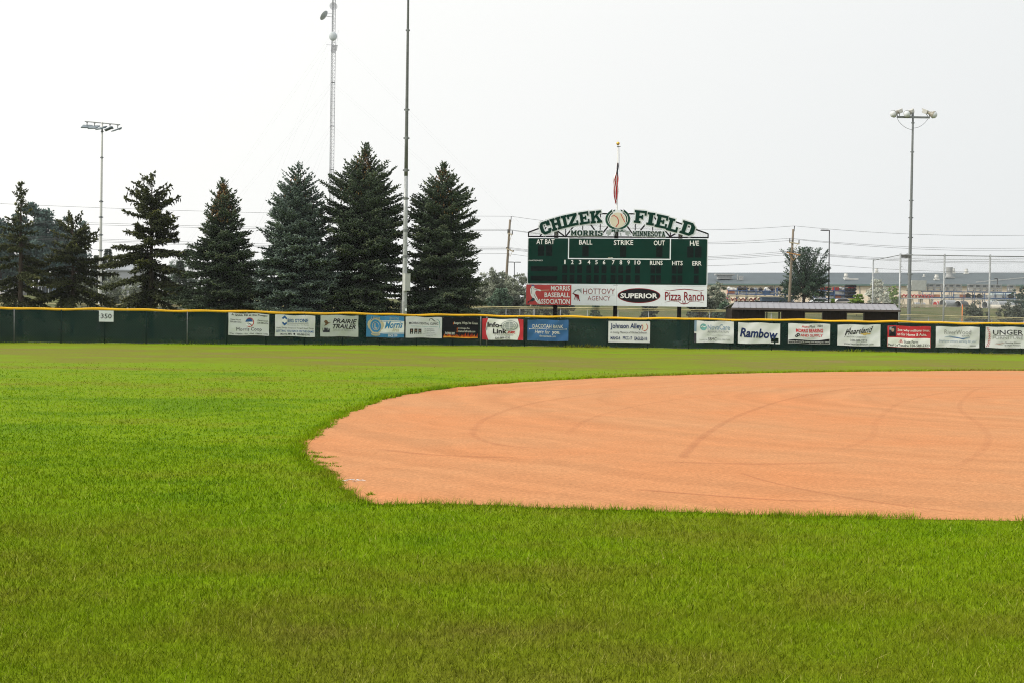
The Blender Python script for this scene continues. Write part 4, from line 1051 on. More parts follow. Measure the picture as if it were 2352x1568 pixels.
for P in ([(1040, 330), (1028, 380), (1050, 372), (1048, 408), (1090, 375), (1085, 340)], [(1298, 336), (1306, 386), (1286, 378), (1294, 412), (1246, 380), (1250, 345)]): slab(rb, P, .06, .10)
slab(rb, [(1066, 325), (1160, 315), (1256, 330), (1266, 362), (1160, 350), (1060, 362)], .10, .13)
for P in ([(1120, 360), (1112, 395), (1128, 392), (1140, 360)], [(1180, 360), (1190, 395), (1206, 396), (1196, 360)]): slab(rb, P, .06, .09)
ribbon = rb.build('ribbon', mat('ribbon_grey', (.33, .37, .38), .5, .05), sb)
A = Art(lambda x, y, l: S(x, y, .134 + .004 * l)); A.text('M.B.A.', 1095, 326, 1238, 354, 'green', 1, bold=.02); A.build('lettering', ribbon)

# ------------------------------------------------------------------ flagpole behind the board
fp = W(1413.5, 700, 97.0)
fl = empty('flagpole', (fp.x, fp.y, 0), 'white flagpole with a gold ball rising behind the scoreboard', 'flagpole')
top = W(1416.6, 336, 97.0).z
m = MB(); m.tube([(fp.x, fp.y, 0), (fp.x, fp.y, top)], [.075, .045], 10); m.build('pole', mat('pole_white', (.62, .62, .60), .4, .06), fl, smooth=True)
m = MB(); m.tube([(fp.x, fp.y, top - .06), (fp.x, fp.y, top)], .085, 10); m.bar((fp.x, fp.y, top - .03), (fp.x + .2, fp.y, top - .03), .05); m.build('truck_cap', M_galvdark, fl)
bz = W(1416.8, 330, 97).z
m = MB(); m.tube([(fp.x, fp.y, top), (fp.x, fp.y, bz)], .015, 6); m.sphere((fp.x, fp.y, bz), .135, 12, 8); m.build('finial_ball', M_gold, fl, smooth=True)
m = MB(); m.bar((fp.x + .15, fp.y, top - .05), (fp.x + .12, fp.y, W(1416, 395, 97).z), .014); m.build('halyard', M_wire, fl)
def flag():
    z1 = W(1416, 375, 97).z; z0 = W(1414, 472, 97).z; H = z1 - z0
    # drooping cloth: rows down the hoist, folds gathered close to the pole
    nv, nu = 60, 26; V = []; F = []; MI = []; r = random.Random(4)
    for j in range(nv + 1):
        t = j / nv
        spread = .07 + .25 * min(1, t / .45) if t < .45 else .32 - .12 * (t - .45) / .55
        for i in range(nu + 1):
            s = i / nu
            x = .06 - s * spread * 1.25 + .025 * math.sin(t * 17 + s * 5) ; y = -.10 + .09 * math.sin(s * 19 + t * 6)
            z = z1 - t * H * (.80 + .20 * s) - .10 * s * math.sin(t * 9)
            V.append((fp.x + x, fp.y + y, z))
    for j in range(nv):
        for i in range(nu):
            F.append((j * (nu + 1) + i, (j + 1) * (nu + 1) + i, (j + 1) * (nu + 1) + i + 1, j * (nu + 1) + i + 1))
            t = j / nv; s = i / nu
            if t + .25 * s < .40 and s < .85: MI.append(2 if ((i * 7 + j * 3) % 13 == 0 and s > .25) else 0)
            else: MI.append(1 if int((t * 2.5 + s * 4.2) % 2) else 2)
    me = bpy.data.meshes.new('flag'); me.from_pydata(V, [], F)
    o = link_mesh('flag', me, [mat('flag_blue', (.012, .018, .055), .8, .1), mat('flag_red', (.60, .03, .04), .8, .1), mat('flag_white', (.80, .78, .76), .8, .05)], None, True)
    me.polygons.foreach_set('material_index', MI)
    tag(o, 'limp stars and stripes flag hanging half way down the white flagpole', 'flag')
flag()
# ------------------------------------------------------------------ foliage materials
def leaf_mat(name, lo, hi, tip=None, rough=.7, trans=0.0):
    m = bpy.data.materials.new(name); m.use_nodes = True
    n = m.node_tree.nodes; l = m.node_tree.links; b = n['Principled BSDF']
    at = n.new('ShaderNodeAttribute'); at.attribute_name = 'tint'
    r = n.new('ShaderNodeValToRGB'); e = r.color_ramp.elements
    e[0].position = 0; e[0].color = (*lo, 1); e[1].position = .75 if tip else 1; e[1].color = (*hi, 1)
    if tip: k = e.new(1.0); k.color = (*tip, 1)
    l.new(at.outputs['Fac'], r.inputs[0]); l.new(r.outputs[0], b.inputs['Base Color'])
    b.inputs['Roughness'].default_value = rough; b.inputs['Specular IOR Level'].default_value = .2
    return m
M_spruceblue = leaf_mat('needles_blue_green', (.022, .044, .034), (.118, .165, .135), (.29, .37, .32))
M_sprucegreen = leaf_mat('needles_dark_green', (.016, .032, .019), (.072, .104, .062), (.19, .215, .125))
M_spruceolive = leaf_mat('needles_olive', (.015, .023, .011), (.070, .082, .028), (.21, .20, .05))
M_cone = leaf_mat('cone_brown', (.09, .055, .02), (.20, .125, .045))
M_bark = mat('bark', (.055, .042, .034), .9, .3, 6.0, stretch=(1, 1, .25))
M_leafhazy = leaf_mat('leaf_hazy', (.042, .082, .075), (.115, .175, .155))  # pale blue of distant haze put into the leaf colour
M_leafmid = leaf_mat('leaf_mid', (.055, .095, .065), (.14, .21, .14))
M_leafbright = leaf_mat('leaf_bright', (.08, .15, .025), (.24, .36, .06))
M_leafelm = leaf_mat('leaf_elm', (.020, .045, .030), (.055, .095, .062), (.10, .16, .075))
M_leafsilver = leaf_mat('leaf_silver', (.34, .37, .31), (.62, .64, .57), (.70, .72, .66))
M_leafolive = leaf_mat('leaf_greygreen', (.13, .155, .115), (.32, .35, .27), (.42, .44, .36))
M_leafgrey = leaf_mat('leaf_dusky', (.055, .070, .055), (.125, .145, .115))

def spindles(P, D, L, R, tint):
    """needle-clad twigs: little four-sided spindles, all at once"""
    P = np.asarray(P, float); D = np.asarray(D, float); D /= np.linalg.norm(D, axis=1)[:, None] + 1e-9
    L = np.asarray(L, float)[:, None]; R = np.asarray(R, float)[:, None]; n = len(P)
    up = np.where(np.abs(D[:, 2:3]) < .9, np.array([[0, 0, 1.]]), np.array([[1., 0, 0]]))
    X = np.cross(up, D); X /= np.linalg.norm(X, axis=1)[:, None] + 1e-9; Y = np.cross(D, X)
    V = np.empty((n, 5, 3)); V[:, 0] = P; mid = P + D * L * .45
    for k in range(3):
        a = 2 * math.pi * k / 3 + .5
        V[:, 1 + k] = mid + (X * math.cos(a) * 1.15 + Y * math.sin(a) * .75) * R
    V[:, 4] = P + D * L
    base = np.arange(n)[:, None] * 5
    T = np.array([[0, 2, 1], [0, 3, 2], [0, 1, 3], [4, 1, 2], [4, 2, 3], [4, 3, 1]])
    F = (base[:, :, None] + T[None]).reshape(-1, 3)
    return V.reshape(-1, 3), F, np.repeat(np.asarray(tint, float), 5)

def spruce(px, py_top, half_px, Y, prof, label, m, seed, dz=(.40, .24), nb=(5, 8), droop=.10, gap=0.0, clump=1.0, tipsz=.23, rad=.055, zb=1.7, lean=0.0, dens=1.0, sag=.15, hang=0.0, cones=0, group='spruce trees standing in a row behind the outfield fence'):
    R = random.Random(seed)
    top = W(px, py_top, Y); base = Vector((W(px, 715, Y).x, Y, 0)); H = top.z
    root = empty('spruce_tree', base, label, 'tree', group)
    wmax = half_px / FPX * Y * 1.13
    P = []; D = []; L = []; RR = []; TT = []
    wood = MB()
    trp = [(0, 0, -.1), (.02, 0, H * .35), (-.02, .02, H * .7), (lean * .5, 0, H - .3)]
    wood.tube(trp, [.24 * H / 13, .19 * H / 13, .10 * H / 13, .02], 8)
    z = zb
    while z < H - .15:
        t = (z - zb) / (H - zb); ts = 1 - .45 * t ** 3
        for q in range(R.randint(*nb) if t < .85 else R.randint(4, 5)):
            if R.random() < gap * (1 - t * .5): continue
            az = R.uniform(0, 2 * math.pi)
            sidef = prof(t)
            r = wmax * sidef * R.uniform(.74, 1.06) * (1 + .10 * math.sin(az * 2 + z * .9 + seed))
            if R.random() < .10: r *= 1.14
            r = max(r, .10)
            ang = math.radians(-14 + 62 * t ** 1.6 + R.uniform(-7, 7))
            ca, sa = math.cos(az), math.sin(az); zz = z + R.uniform(-dz[0] * .4, dz[0] * .4)
            def pt(s):
                h = math.tan(ang) * s * r - droop * r * s * s * (1 - t) + .10 * r * s ** 4
                return Vector((ca * s * r, sa * s * r, zz + h))
            if r > .8: wood.tube([pt(0), pt(.35), pt(.75)], [.035 + .008 * r, .022 + .004 * r, .008], 4, cap=False)
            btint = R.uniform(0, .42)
            nseg = max(3, int(r / .105 * dens))
            for i in range(nseg):
                s = .10 + .90 * (i + R.random()) / nseg
                p = pt(s); f = (pt(min(1, s + .05)) - pt(s - .05)).normalized()
                side = Vector((-sa, ca, 0))
                lt = (.36 + .55 * (1 - s) ** .8) * min(r, 2.4) * .50 * clump
                lt = max(.15 * ts, min(lt, .85)) * ts
                for sg in (-1, 1):
                    a = math.radians(R.uniform(38, 66) - 22 * s)
                    d = (f * math.cos(a) + side * sg * math.sin(a) + Vector((0, 0, R.uniform(-.22, .26) - sag * (1 - t)))).normalized()
                    k = max(1, int(lt / .15)); pp = p.copy()
                    for w in range(k):
                        dd = (d + Vector((R.gauss(0, .42), R.gauss(0, .42), R.gauss(.08, .36)))).normalized()
                        P.append(pp[:]); D.append(dd[:]); L.append(ts * tipsz * R.uniform(.75, 1.3)); RR.append(rad * R.uniform(.75, 1.35))
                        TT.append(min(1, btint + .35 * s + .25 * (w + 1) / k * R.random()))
                        pp = pp + d * (lt / k)
                if hang and R.random() < hang:
                    for w in range(2):
                        P.append((p.x + R.gauss(0, .12), p.y + R.gauss(0, .12), p.z)); D.append((R.gauss(0, .3), R.gauss(0, .3), -1)); L.append(tipsz * R.uniform(.7, 1.5)); RR.append(rad * .8); TT.append(min(1, btint + .2 * R.random()))
                if R.random() < .55:
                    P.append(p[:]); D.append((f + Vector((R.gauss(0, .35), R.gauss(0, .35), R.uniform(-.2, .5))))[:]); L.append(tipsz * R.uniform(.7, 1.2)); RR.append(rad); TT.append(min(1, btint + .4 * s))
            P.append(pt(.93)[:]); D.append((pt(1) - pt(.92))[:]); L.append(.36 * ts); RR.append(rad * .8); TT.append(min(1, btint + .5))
        z += dz[0] + (dz[1] - dz[0]) * t
    for i in range(10):                         # leader
        P.append((lean * .5, 0, H - .75 + i * .04)); a = R.uniform(0, 6.28); D.append((math.cos(a) * .5, math.sin(a) * .5, 1)); L.append(.2); RR.append(.03); TT.append(R.uniform(.3, .9))
    P.append((lean * .5, 0, H - .4)); D.append((0, 0, 1)); L.append(.45); RR.append(.03); TT.append(.6)
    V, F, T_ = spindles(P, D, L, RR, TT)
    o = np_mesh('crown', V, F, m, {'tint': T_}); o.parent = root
    if cones:                                   # hanging brown cones near the top
        CP = []
        for i in range(cones):
            t = R.uniform(.66, .97); a = R.uniform(0, 6.28); r = wmax * prof(t) * R.uniform(.3, .85)
            CP.append((math.cos(a) * r, math.sin(a) * r, zb + t * (H - zb)))
        V, F, T_ = spindles(CP, [(R.gauss(0, .2), R.gauss(0, .2), -1) for _ in CP], [R.uniform(.16, .28) for _ in CP], [.065] * len(CP), [R.random() for _ in CP])
        o = np_mesh('cones', V, F, M_cone, {'tint': T_}); o.parent = root
    wood.build('trunk', M_bark, root, local=True)
    return root

def tab(*p):
    def f(t):
        for (t0, v0), (t1, v1) in zip(p[:-1], p[1:]):
            if t <= t1: return v0 + (v1 - v0) * (t - t0) / (t1 - t0)
        return p[-1][1]
    return f
F1 = tab((0, .95), (.3, 1.0), (.38, .9), (.52, .58), (.6, .42), (.66, .5), (.72, .24), (.80, .28), (.9, .12), (1, .03))
F2 = tab((0, .95), (.12, 1.0), (.31, 1.0), (.45, .7), (.55, .64), (.74, .5), (.93, .27), (1, .1))
F3 = tab((0, .9), (.1, .95), (.24, 1.0), (.36, .82), (.49, .66), (.60, .72), (.68, .66), (.84, .34), (1, .03))
F4 = tab((0, .95), (.2, 1.0), (.45, .72), (.64, .5), (.84, .26), (1, .02))
F5 = tab((0, .95), (.16, 1.0), (.34, .9), (.52, .72), (.7, .52), (.85, .32), (1, .02))
F6 = tab((0, .9), (.25, 1.0), (.45, .93), (.61, .78), (.74, .58), (.84, .32), (1, .02))
F7 = tab((0, .95), (.1, 1.0), (.34, .87), (.54, .74), (.72, .6), (.84, .33), (1, .02))
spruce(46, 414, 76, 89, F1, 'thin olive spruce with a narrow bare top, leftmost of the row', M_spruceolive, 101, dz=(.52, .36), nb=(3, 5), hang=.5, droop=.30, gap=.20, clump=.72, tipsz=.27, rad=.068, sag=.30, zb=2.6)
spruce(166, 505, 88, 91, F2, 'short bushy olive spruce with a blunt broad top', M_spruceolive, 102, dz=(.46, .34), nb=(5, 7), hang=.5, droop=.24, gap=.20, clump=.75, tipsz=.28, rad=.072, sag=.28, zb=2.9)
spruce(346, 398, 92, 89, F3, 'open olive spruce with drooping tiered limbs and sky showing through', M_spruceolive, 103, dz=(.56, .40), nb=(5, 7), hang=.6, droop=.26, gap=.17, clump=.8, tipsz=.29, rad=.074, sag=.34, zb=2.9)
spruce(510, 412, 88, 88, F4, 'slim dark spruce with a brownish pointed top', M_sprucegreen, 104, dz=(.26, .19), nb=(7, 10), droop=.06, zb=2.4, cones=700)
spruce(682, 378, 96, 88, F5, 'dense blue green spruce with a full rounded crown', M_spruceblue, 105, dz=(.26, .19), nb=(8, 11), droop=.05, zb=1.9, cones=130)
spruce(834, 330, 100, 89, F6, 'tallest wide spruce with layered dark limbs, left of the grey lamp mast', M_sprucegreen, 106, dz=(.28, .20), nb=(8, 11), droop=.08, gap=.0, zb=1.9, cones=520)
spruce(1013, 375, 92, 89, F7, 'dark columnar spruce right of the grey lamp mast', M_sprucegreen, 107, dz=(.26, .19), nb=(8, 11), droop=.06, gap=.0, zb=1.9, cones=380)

# ------------------------------------------------------------------ broadleaf trees and shrubs
def leaves(C, size, R, tint, flat=.0):
    """random little leaf-clump faces at the points C"""
    n = len(C); N = R.normal(0, 1, (n, 3)); N[:, 2] += flat; N /= np.linalg.norm(N, axis=1)[:, None]
    A = np.cross(N, R.normal(0, 1, (n, 3))); A /= np.linalg.norm(A, axis=1)[:, None] + 1e-9; B = np.cross(N, A)
    s = (size * R.uniform(.6, 1.4, n))[:, None]
    V = np.empty((n, 4, 3)); V[:, 0] = C - A * s; V[:, 1] = C - B * s * .55; V[:, 2] = C + A * s; V[:, 3] = C + B * s * .55
    return V.reshape(-1, 3), np.arange(4 * n).reshape(-1, 4), np.repeat(tint, 4)
def crown_points(R, blobs, n, clumps, cr=.30, zmin=.1):
    W_ = np.array([b[3] * b[4] * b[5] for b in blobs]) ** (2 / 3); W_ /= W_.sum()
    pts = []; tn = []
    for _ in range(clumps):
        b = blobs[R.choice(len(blobs), p=W_)]
        d = R.normal(0, 1, 3); d /= np.linalg.norm(d); rr = R.uniform(.45, 1.0) ** .6
        c = np.array(b[:3]) + d * rr * np.array(b[3:6]); k = max(4, int(n / clumps))
        sz = cr * R.uniform(.6, 1.4) * min(b[3:6])
        q = c + R.normal(0, 1, (k, 3)) * sz * .55 * np.array([1, 1, .7])
        pts.append(q); tn.append(np.clip(R.uniform(.15, .7) + R.normal(0, .18, k) + .12 * d[2], 0, 1))
    P = np.concatenate(pts); T_ = np.concatenate(tn); k = P[:, 2] > zmin
    return P[k], T_[k]
def broadleaf(name, px, py_top, half_px, Y, label, m, seed, n=5200, kind='round', group=None, leaf=None, trunk=True, cat='tree'):
    half_px = half_px * 1.2
    R = np.random.default_rng(seed); r = random.Random(seed)
    base = terrW(px, Y); top = W(px, py_top, Y); H = top.z - base.z; w = half_px / FPX * Y
    root = empty(name, base, label, cat, group)
    bl = []
    if kind == 'round':
        for i in range(14):
            a = r.uniform(0, 6.28); q = r.uniform(.1, .55)
            bl.append((math.cos(a) * w * q, math.sin(a) * w * q, H * r.uniform(.25, .78), w * r.uniform(.36, .58), w * r.uniform(.36, .58), H * r.uniform(.14, .24)))
        bl.append((0, 0, H * .80, w * .45, w * .45, H * .19))
    else:                                      # shrub: foliage down to the ground
        for i in range(14):
            a = r.uniform(0, 6.28); q = r.uniform(.05, .72)
            bl.append((math.cos(a) * w * q, math.sin(a) * w * q, r.uniform(.16, .80) * H * (1 - .22 * q), w * r.uniform(.32, .5), w * r.uniform(.32, .5), r.uniform(.16, .26) * H))
        bl.append((w * .1, 0, H * .80, w * .45, w * .45, H * .19))
    n = int(n * 2.4); C, T_ = crown_points(R, bl, n, 170)
    s = leaf or .022 * max(w, 2) + .05
    V, F, TT = leaves(C, s, R, T_, .4)
    o = np_mesh('crown', V, F, m, {'tint': TT}); o.parent = root
    wd = MB(); tr = max(.05, .018 * H)
    wd.tube([(0, 0, -.2), (r.uniform(-.1, .1), 0, H * .3), (r.uniform(-.2, .2), 0, H * .6)], [tr * 1.3, tr, tr * .4], 7)
    for b in bl[:6]: wd.tube([(0, 0, H * r.uniform(.12, .3)), (b[0] * .5, b[1] * .5, b[2] * .7), (b[0], b[1], b[2])], [tr * .6, tr * .4, tr * .15], 5, cap=False)
    wd.build('trunk', M_bark, root, local=True)
    return root
GB = 'leafy trees far behind the spruces'
broadleaf('broadleaf_tree', 2, 478, 66, 228, 'large hazy tree at the left edge, behind the thinnest spruce', M_leafhazy, 201, 9000, group=GB, leaf=.30)
broadleaf('broadleaf_tree', 82, 464, 66, 226, 'largest hazy tree, its crown showing right of the thinnest spruce', M_leafhazy, 202, 9000, group=GB, leaf=.30)
broadleaf('broadleaf_tree', 140, 496, 50, 232, 'hazy tree sloping down behind the blunt bushy spruce', M_leafhazy, 203, 8000, group=GB, leaf=.28)
broadleaf('broadleaf_tree', 178, 560, 40, 236, 'low hazy tree between the blunt spruce and the white lamp mast', M_leafhazy, 204, 5000, group=GB)
for i, (px, py, hw, Y, lb) in enumerate([(258, 588, 34, 300, 'pale distant tree just right of the white lamp mast'), (300, 580, 30, 310, 'pale distant tree left of the open tiered spruce'),
        (402, 592, 30, 320, 'pale distant tree right of the open tiered spruce'), (436, 580, 24, 330, 'pale distant tree left of the slim dark spruce'),
        (572, 560, 26, 320, 'tall pale distant tree left of the dense blue green spruce'), (606, 590, 26, 330, 'pale distant tree low behind the dense blue green spruce'), (748, 600, 26, 330, 'pale distant tree between the two biggest spruces')]):
    broadleaf('broadleaf_tree', px, py, hw, Y, lb, M_leafmid, 220 + i, 3600, group=GB)
def far_conifer(px, py, Y, label, seed):
    R = np.random.default_rng(seed); b = terrW(px, Y); H = W(px, py, Y).z - b.z
    root = empty('conifer', b, label, 'tree', GB); n = 1500
    t = R.uniform(0, 1, n) ** 1.3; a = R.uniform(0, 6.28, n); r = (1 - t) * H * .2 * R.uniform(.5, 1.1, n)
    P = np.stack([r * np.cos(a), r * np.sin(a), H * (.08 + .9 * t)], 1); D = np.stack([np.cos(a), np.sin(a), np.full(n, -.1)], 1)
    V, F, T_ = spindles(P, D, np.full(n, .8), np.full(n, .16), R.uniform(0, .6, n)); o = np_mesh('crown', V, F, M_sprucegreen, {'tint': T_}); o.parent = root
    m = MB(); m.tube([(0, 0, -.2), (0, 0, H * .96)], [.25, .02], 6); m.build('trunk', M_bark, root, local=True)
far_conifer(247, 570, 270, 'small hazy conifer peeking right of the white lamp mast', 1); far_conifer(222, 585, 270, 'small hazy conifer peeking left of the white lamp mast', 2); far_conifer(412, 598, 270, 'small hazy conifer right of the open tiered spruce', 3)

GS = 'silvery shrubs on the bank behind the fences'
sil = [(186, 640, 26, 160, 'silvery shrub seen under the blunt bushy spruce'), (215, 655, 24, 158, 'silvery shrub left of the white lamp mast foot'), (262, 622, 30, 162, 'pale silvery shrub right of the white lamp mast'),
       (300, 640, 28, 160, 'silvery shrub left of the open tiered spruce trunk'), (392, 640, 30, 160, 'silvery shrub right of the open tiered spruce trunk'), (432, 655, 24, 158, 'silvery shrub left of the slim dark spruce')]
for i, (px, py, hw, Y, lb) in enumerate(sil): broadleaf('silver_shrub', px, py, hw, Y, lb, M_leafolive, 240 + i, 3600, 'shrub', GS, leaf=.10, cat='shrub')
sil2 = [(1150, 622, 28, 170, 'grey green shrub behind the leaning pole by the scoreboard', M_leafolive), (1258, 650, 30, 158, 'grey green shrub under the red panel, left of the first scoreboard post', M_leafgrey), (1128, 613, 30, 165, 'tall grey green willow shrub at the edge of the columnar spruce', M_leafolive), (1103, 628, 26, 166, 'grey green shrub half hidden by the columnar spruce', M_leafolive), (1192, 624, 32, 163, 'grey green shrub right of the leaning pole by the scoreboard', M_leafolive),
        (1225, 640, 26, 160, 'grey green shrub behind the red panel of the scoreboard', M_leafolive), (1150, 660, 26, 150, 'dark green bush at the foot of the leaning pole', M_leafmid), (1118, 690, 22, 142, 'low green bush right of the columnar spruce', M_leafmid),
        (1180, 680, 30, 152, 'dusky bush below the grey green shrubs', M_leafgrey), (1285, 672, 30, 156, 'dusky bush behind the left scoreboard post', M_leafgrey), (1368, 690, 14, 148, 'small green bush between the scoreboard posts', M_leafmid), (1492, 690, 20, 150, 'small dusky bush under the black oval panel', M_leafgrey),
        (1640, 650, 34, 158, 'grey green shrub right behind the scoreboard edge', M_leafolive), (1606, 668, 28, 156, 'grey green shrub under the right end of the scoreboard', M_leafgrey), (1660, 690, 18, 150, 'low green clump at the left end of the brown dugout', M_leafmid)]
for i, (px, py, hw, Y, lb, m_) in enumerate(sil2): broadleaf('shrub', px, py, hw, Y, lb, m_, 260 + i, 4600, 'shrub', GS, leaf=.11, cat='shrub')
sil3 = [(2012, 640, 25, 168, 'pale silver shrub behind the dugout roof', M_leafsilver), (2034, 672, 14, 164, 'narrow silver shrub at the right end of the dugout roof', M_leafsilver), (2047, 655, 17, 172, 'bright green shrub beside the pale silver shrub', M_leafbright),
        (1968, 674, 17, 170, 'yellow green bush left of the pale silver shrub', M_leafbright), (1911, 686, 9, 165, 'tiny yellow green bush at the foot of the black car park lamp', M_leafbright), (1740, 690, 15, 168, 'low dark bush behind the dugout roof near the wooden pole', M_leafhazy),
        (2237, 692, 29, 140, 'dark bush on the bank behind the backstop by the orange stake', M_leafgrey), (2318, 692, 34, 140, 'dark bush on the bank at the right edge of the picture', M_leafgrey), (2345, 655, 18, 165, 'tall dark bush behind the barrels at the right edge', M_leafhazy)]
for i, (px, py, hw, Y, lb, m_) in enumerate(sil3): broadleaf('shrub', px, py, hw, Y, lb, m_, 280 + i, 4200, 'shrub', GS, leaf=.095, cat='shrub')
broadleaf('broadleaf_tree', 1714, 629, 12, 420, 'tiny hazy treetop over the factory roof ridge', M_leafmid, 300, 900, leaf=.5)

def elm():
    R = random.Random(77); RN = np.random.default_rng(77); Y = 178
    base = terrW(1846, Y); H = W(1846, 578, Y).z - base.z; w = 58 / FPX * Y
    root = empty('elm_tree', base, 'dark vase shaped elm with arching branches behind the brown dugout', 'tree')
    C = []; T_ = []; wd = MB(); wd.tube([(0, 0, -.2), (0, .05, H * .25)], [.22, .17], 8)
    for i in range(125):
        az = R.uniform(0, 6.28); el = math.radians(R.choice([R.uniform(-5, 25), R.uniform(15, 60), R.uniform(45, 85)]))
        h0 = H * R.uniform(.16, .42); reach = w / max(.38, math.cos(el)) * R.uniform(.72, 1.08); reach = min(reach, (H * 1.02 - h0) / max(.12, math.sin(el)) if el > .1 else reach)
        d = Vector((math.cos(az) * math.cos(el), math.sin(az) * math.cos(el), math.sin(el)))
        def pt(s): return Vector((0, 0, h0)) + d * reach * s + Vector((0, 0, .10 * reach * s - .16 * reach * s * s * math.cos(el)))
        if i % 3 == 0: wd.tube([pt(0), pt(.5), pt(.9)], [.07, .04, .012], 5, cap=False)
        bt = R.uniform(.05, .55)
        for k in range(170):
            s = R.uniform(.22, 1.0) ** .85; p = pt(s); sd = .26 * (1.1 - s) + .07
            C.append((p.x + R.gauss(0, sd), p.y + R.gauss(0, sd), p.z + R.gauss(0, sd * .8))); T_.append(min(1, max(0, bt + .3 * s + R.gauss(0, .12))))
    V, F, TT = leaves(np.array(C), .105, RN, np.array(T_), .3)
    o = np_mesh('crown', V, F, M_leafelm, {'tint': TT}); o.parent = root
    wd.build('trunk', M_bark, root, local=True)
elm()
# ------------------------------------------------------------------ lamp masts
def mast(px_base, px_top, py_top, Y, r0, r1, label, kind, extra=0.0, box=False):
    b = W(px_base, 740, Y); t = W(px_top, py_top, Y)
    base = Vector((b.x, Y, 0)); topv = Vector((t.x, Y, t.z + extra))
    root = empty('lamp_mast', base, label, 'lamp mast', 'floodlight masts of the ball fields')
    m = MB(); k = 9; pts = [base.lerp(topv, i / k) for i in range(k + 1)]
    if box:                                     # two sections: a pale lower one, a darker and slightly thinner upper one
        m.tube(pts[:5], [r0 + (r1 - r0) * i / k for i in range(5)], 14); m.tube(pts[4:], [(r0 + (r1 - r0) * i / k) * .97 for i in range(4, k + 1)], 14, mi=1)
    else: m.tube(pts, [r0 + (r1 - r0) * i / k for i in range(k + 1)], 14)
    m.tube([base, base + Vector((0, 0, .35))], r0 * 1.5, 14)
    m.build('pole', mat('pale_steel', (.55, .56, .55), .45, .08, 6.0) if kind == 'white' else [M_galv, mat('dull_steel', (.115, .125, .125), .6, .2, 6.0)] if box else M_galv if kind != 'dark' else M_galvdark, root, smooth=True)
    H = topv.z
    for q in (.23, .30, .385, .46, .545, .62, .83, .955):
        p = base.lerp(topv, q); rr = r0 + (r1 - r0) * q
        c = MB(); c.tube([p - Vector((0, 0, .10)), p + Vector((0, 0, .10))], rr * 1.05, 12)
        for sx in (-1, 1): c.box(p + Vector((sx * rr * 1.35, 0, 0)), (rr * .7, .05, .10))
        c.build('clamp', M_galvdark, root)
    if box:
        a = W(925.5, 630, Y); d = W(943.5, 669, Y)
        c = MB(); zc = (a.z + d.z) / 2; hh = a.z - d.z; cx = (a.x + d.x) / 2
        R_ = Matrix.Rotation(math.radians(38), 3, 'Z')
        c.box((cx, Y - .26, zc), (.40, .30, hh), rot=R_); o = c.build('control_box', M_box, root)
        c = MB(); c.box((cx, Y - .26, zc + hh / 2 + .012), (.44, .34, .03), rot=R_); c.build('lid', M_box, o)
        c = MB(); c.box(base + Vector((.12, -.33, W(935, 712, Y).z)), (.13, .01, .16)); c.build('plate', M_whitepaint, root)
        c = MB(); c.tube([base + Vector((-.22, 0, 0)), base + Vector((-.21, 0, W(930, 690, Y).z))], .03, 8); c.build('conduit', M_galvdark, root)
    return root, topv
def led_rack(root, top, half, rz, n=5, tiltz=0.0):
    """cross arm with hanging flat LED heads"""
    ax = Vector((math.cos(rz), math.sin(rz), tiltz)).normalized(); ay = Vector((-ax.y, ax.x, 0))
    m = MB(); m.bar(top - ax * half, top + ax * half, .09, .09); m.build('cross_arm', M_galvdark, root)
    for i in range(n):
        u = -half * .88 + i * (2 * half * .88) / (n - 1); p = top + ax * u
        yaw = rz + math.radians(-150 + i * 28); f = Vector((math.sin(yaw) * .55, -abs(math.cos(yaw)), 0)).normalized()
        s = Vector((-f.y, f.x, 0)); dn = Vector((0, 0, -1)); fd = (f * .86 + dn * .42).normalized(); nn = s.cross(fd)
        h = MB(); R_ = Matrix((s, fd, nn)).transposed()
        h.box(p + dn * .44 + fd * .12, (.92, .80, .10), rot=R_); h.box(p + dn * .44 - fd * .22 + nn * .04, (.40, .18, .18), rot=R_)
        for k in range(5): h.box(p + dn * .44 + fd * .12 + s * (-.28 + .14 * k) + nn * .055, (.02, .58, .04), rot=R_)
        o = h.build('flood_head', mat('lamp_housing', (.16, .20, .23), .45, .15, 6.0), root)
        c = MB(); c.bar(p, p + dn * .36, .07); c.box(p + dn * .05, (.18, .10, .10), rz=rz); c.build('bracket', M_galvdark, o)
r1, t1 = mast(228.5, 235, 281, 124, .19, .075, 'pale slender lamp mast with flat heads among the left spruces', 'white')
led_rack(r1, t1 - Vector((0, 0, .1)), 2.45, math.radians(-30), tiltz=-.13)
r2, t2 = mast(928.5, 937.5, 0, 83, .178, .062, 'thick grey lamp mast with a control box, running out of the picture top', 'galv', extra=2.2, box=True)
led_rack(r2, t2 - Vector((0, 0, .1)), 1.9, 0.0)
r3, t3 = mast(2087, 2097.3, 259, 118, .185, .085, 'grey lamp mast with three big round lamps on the right', 'dark')
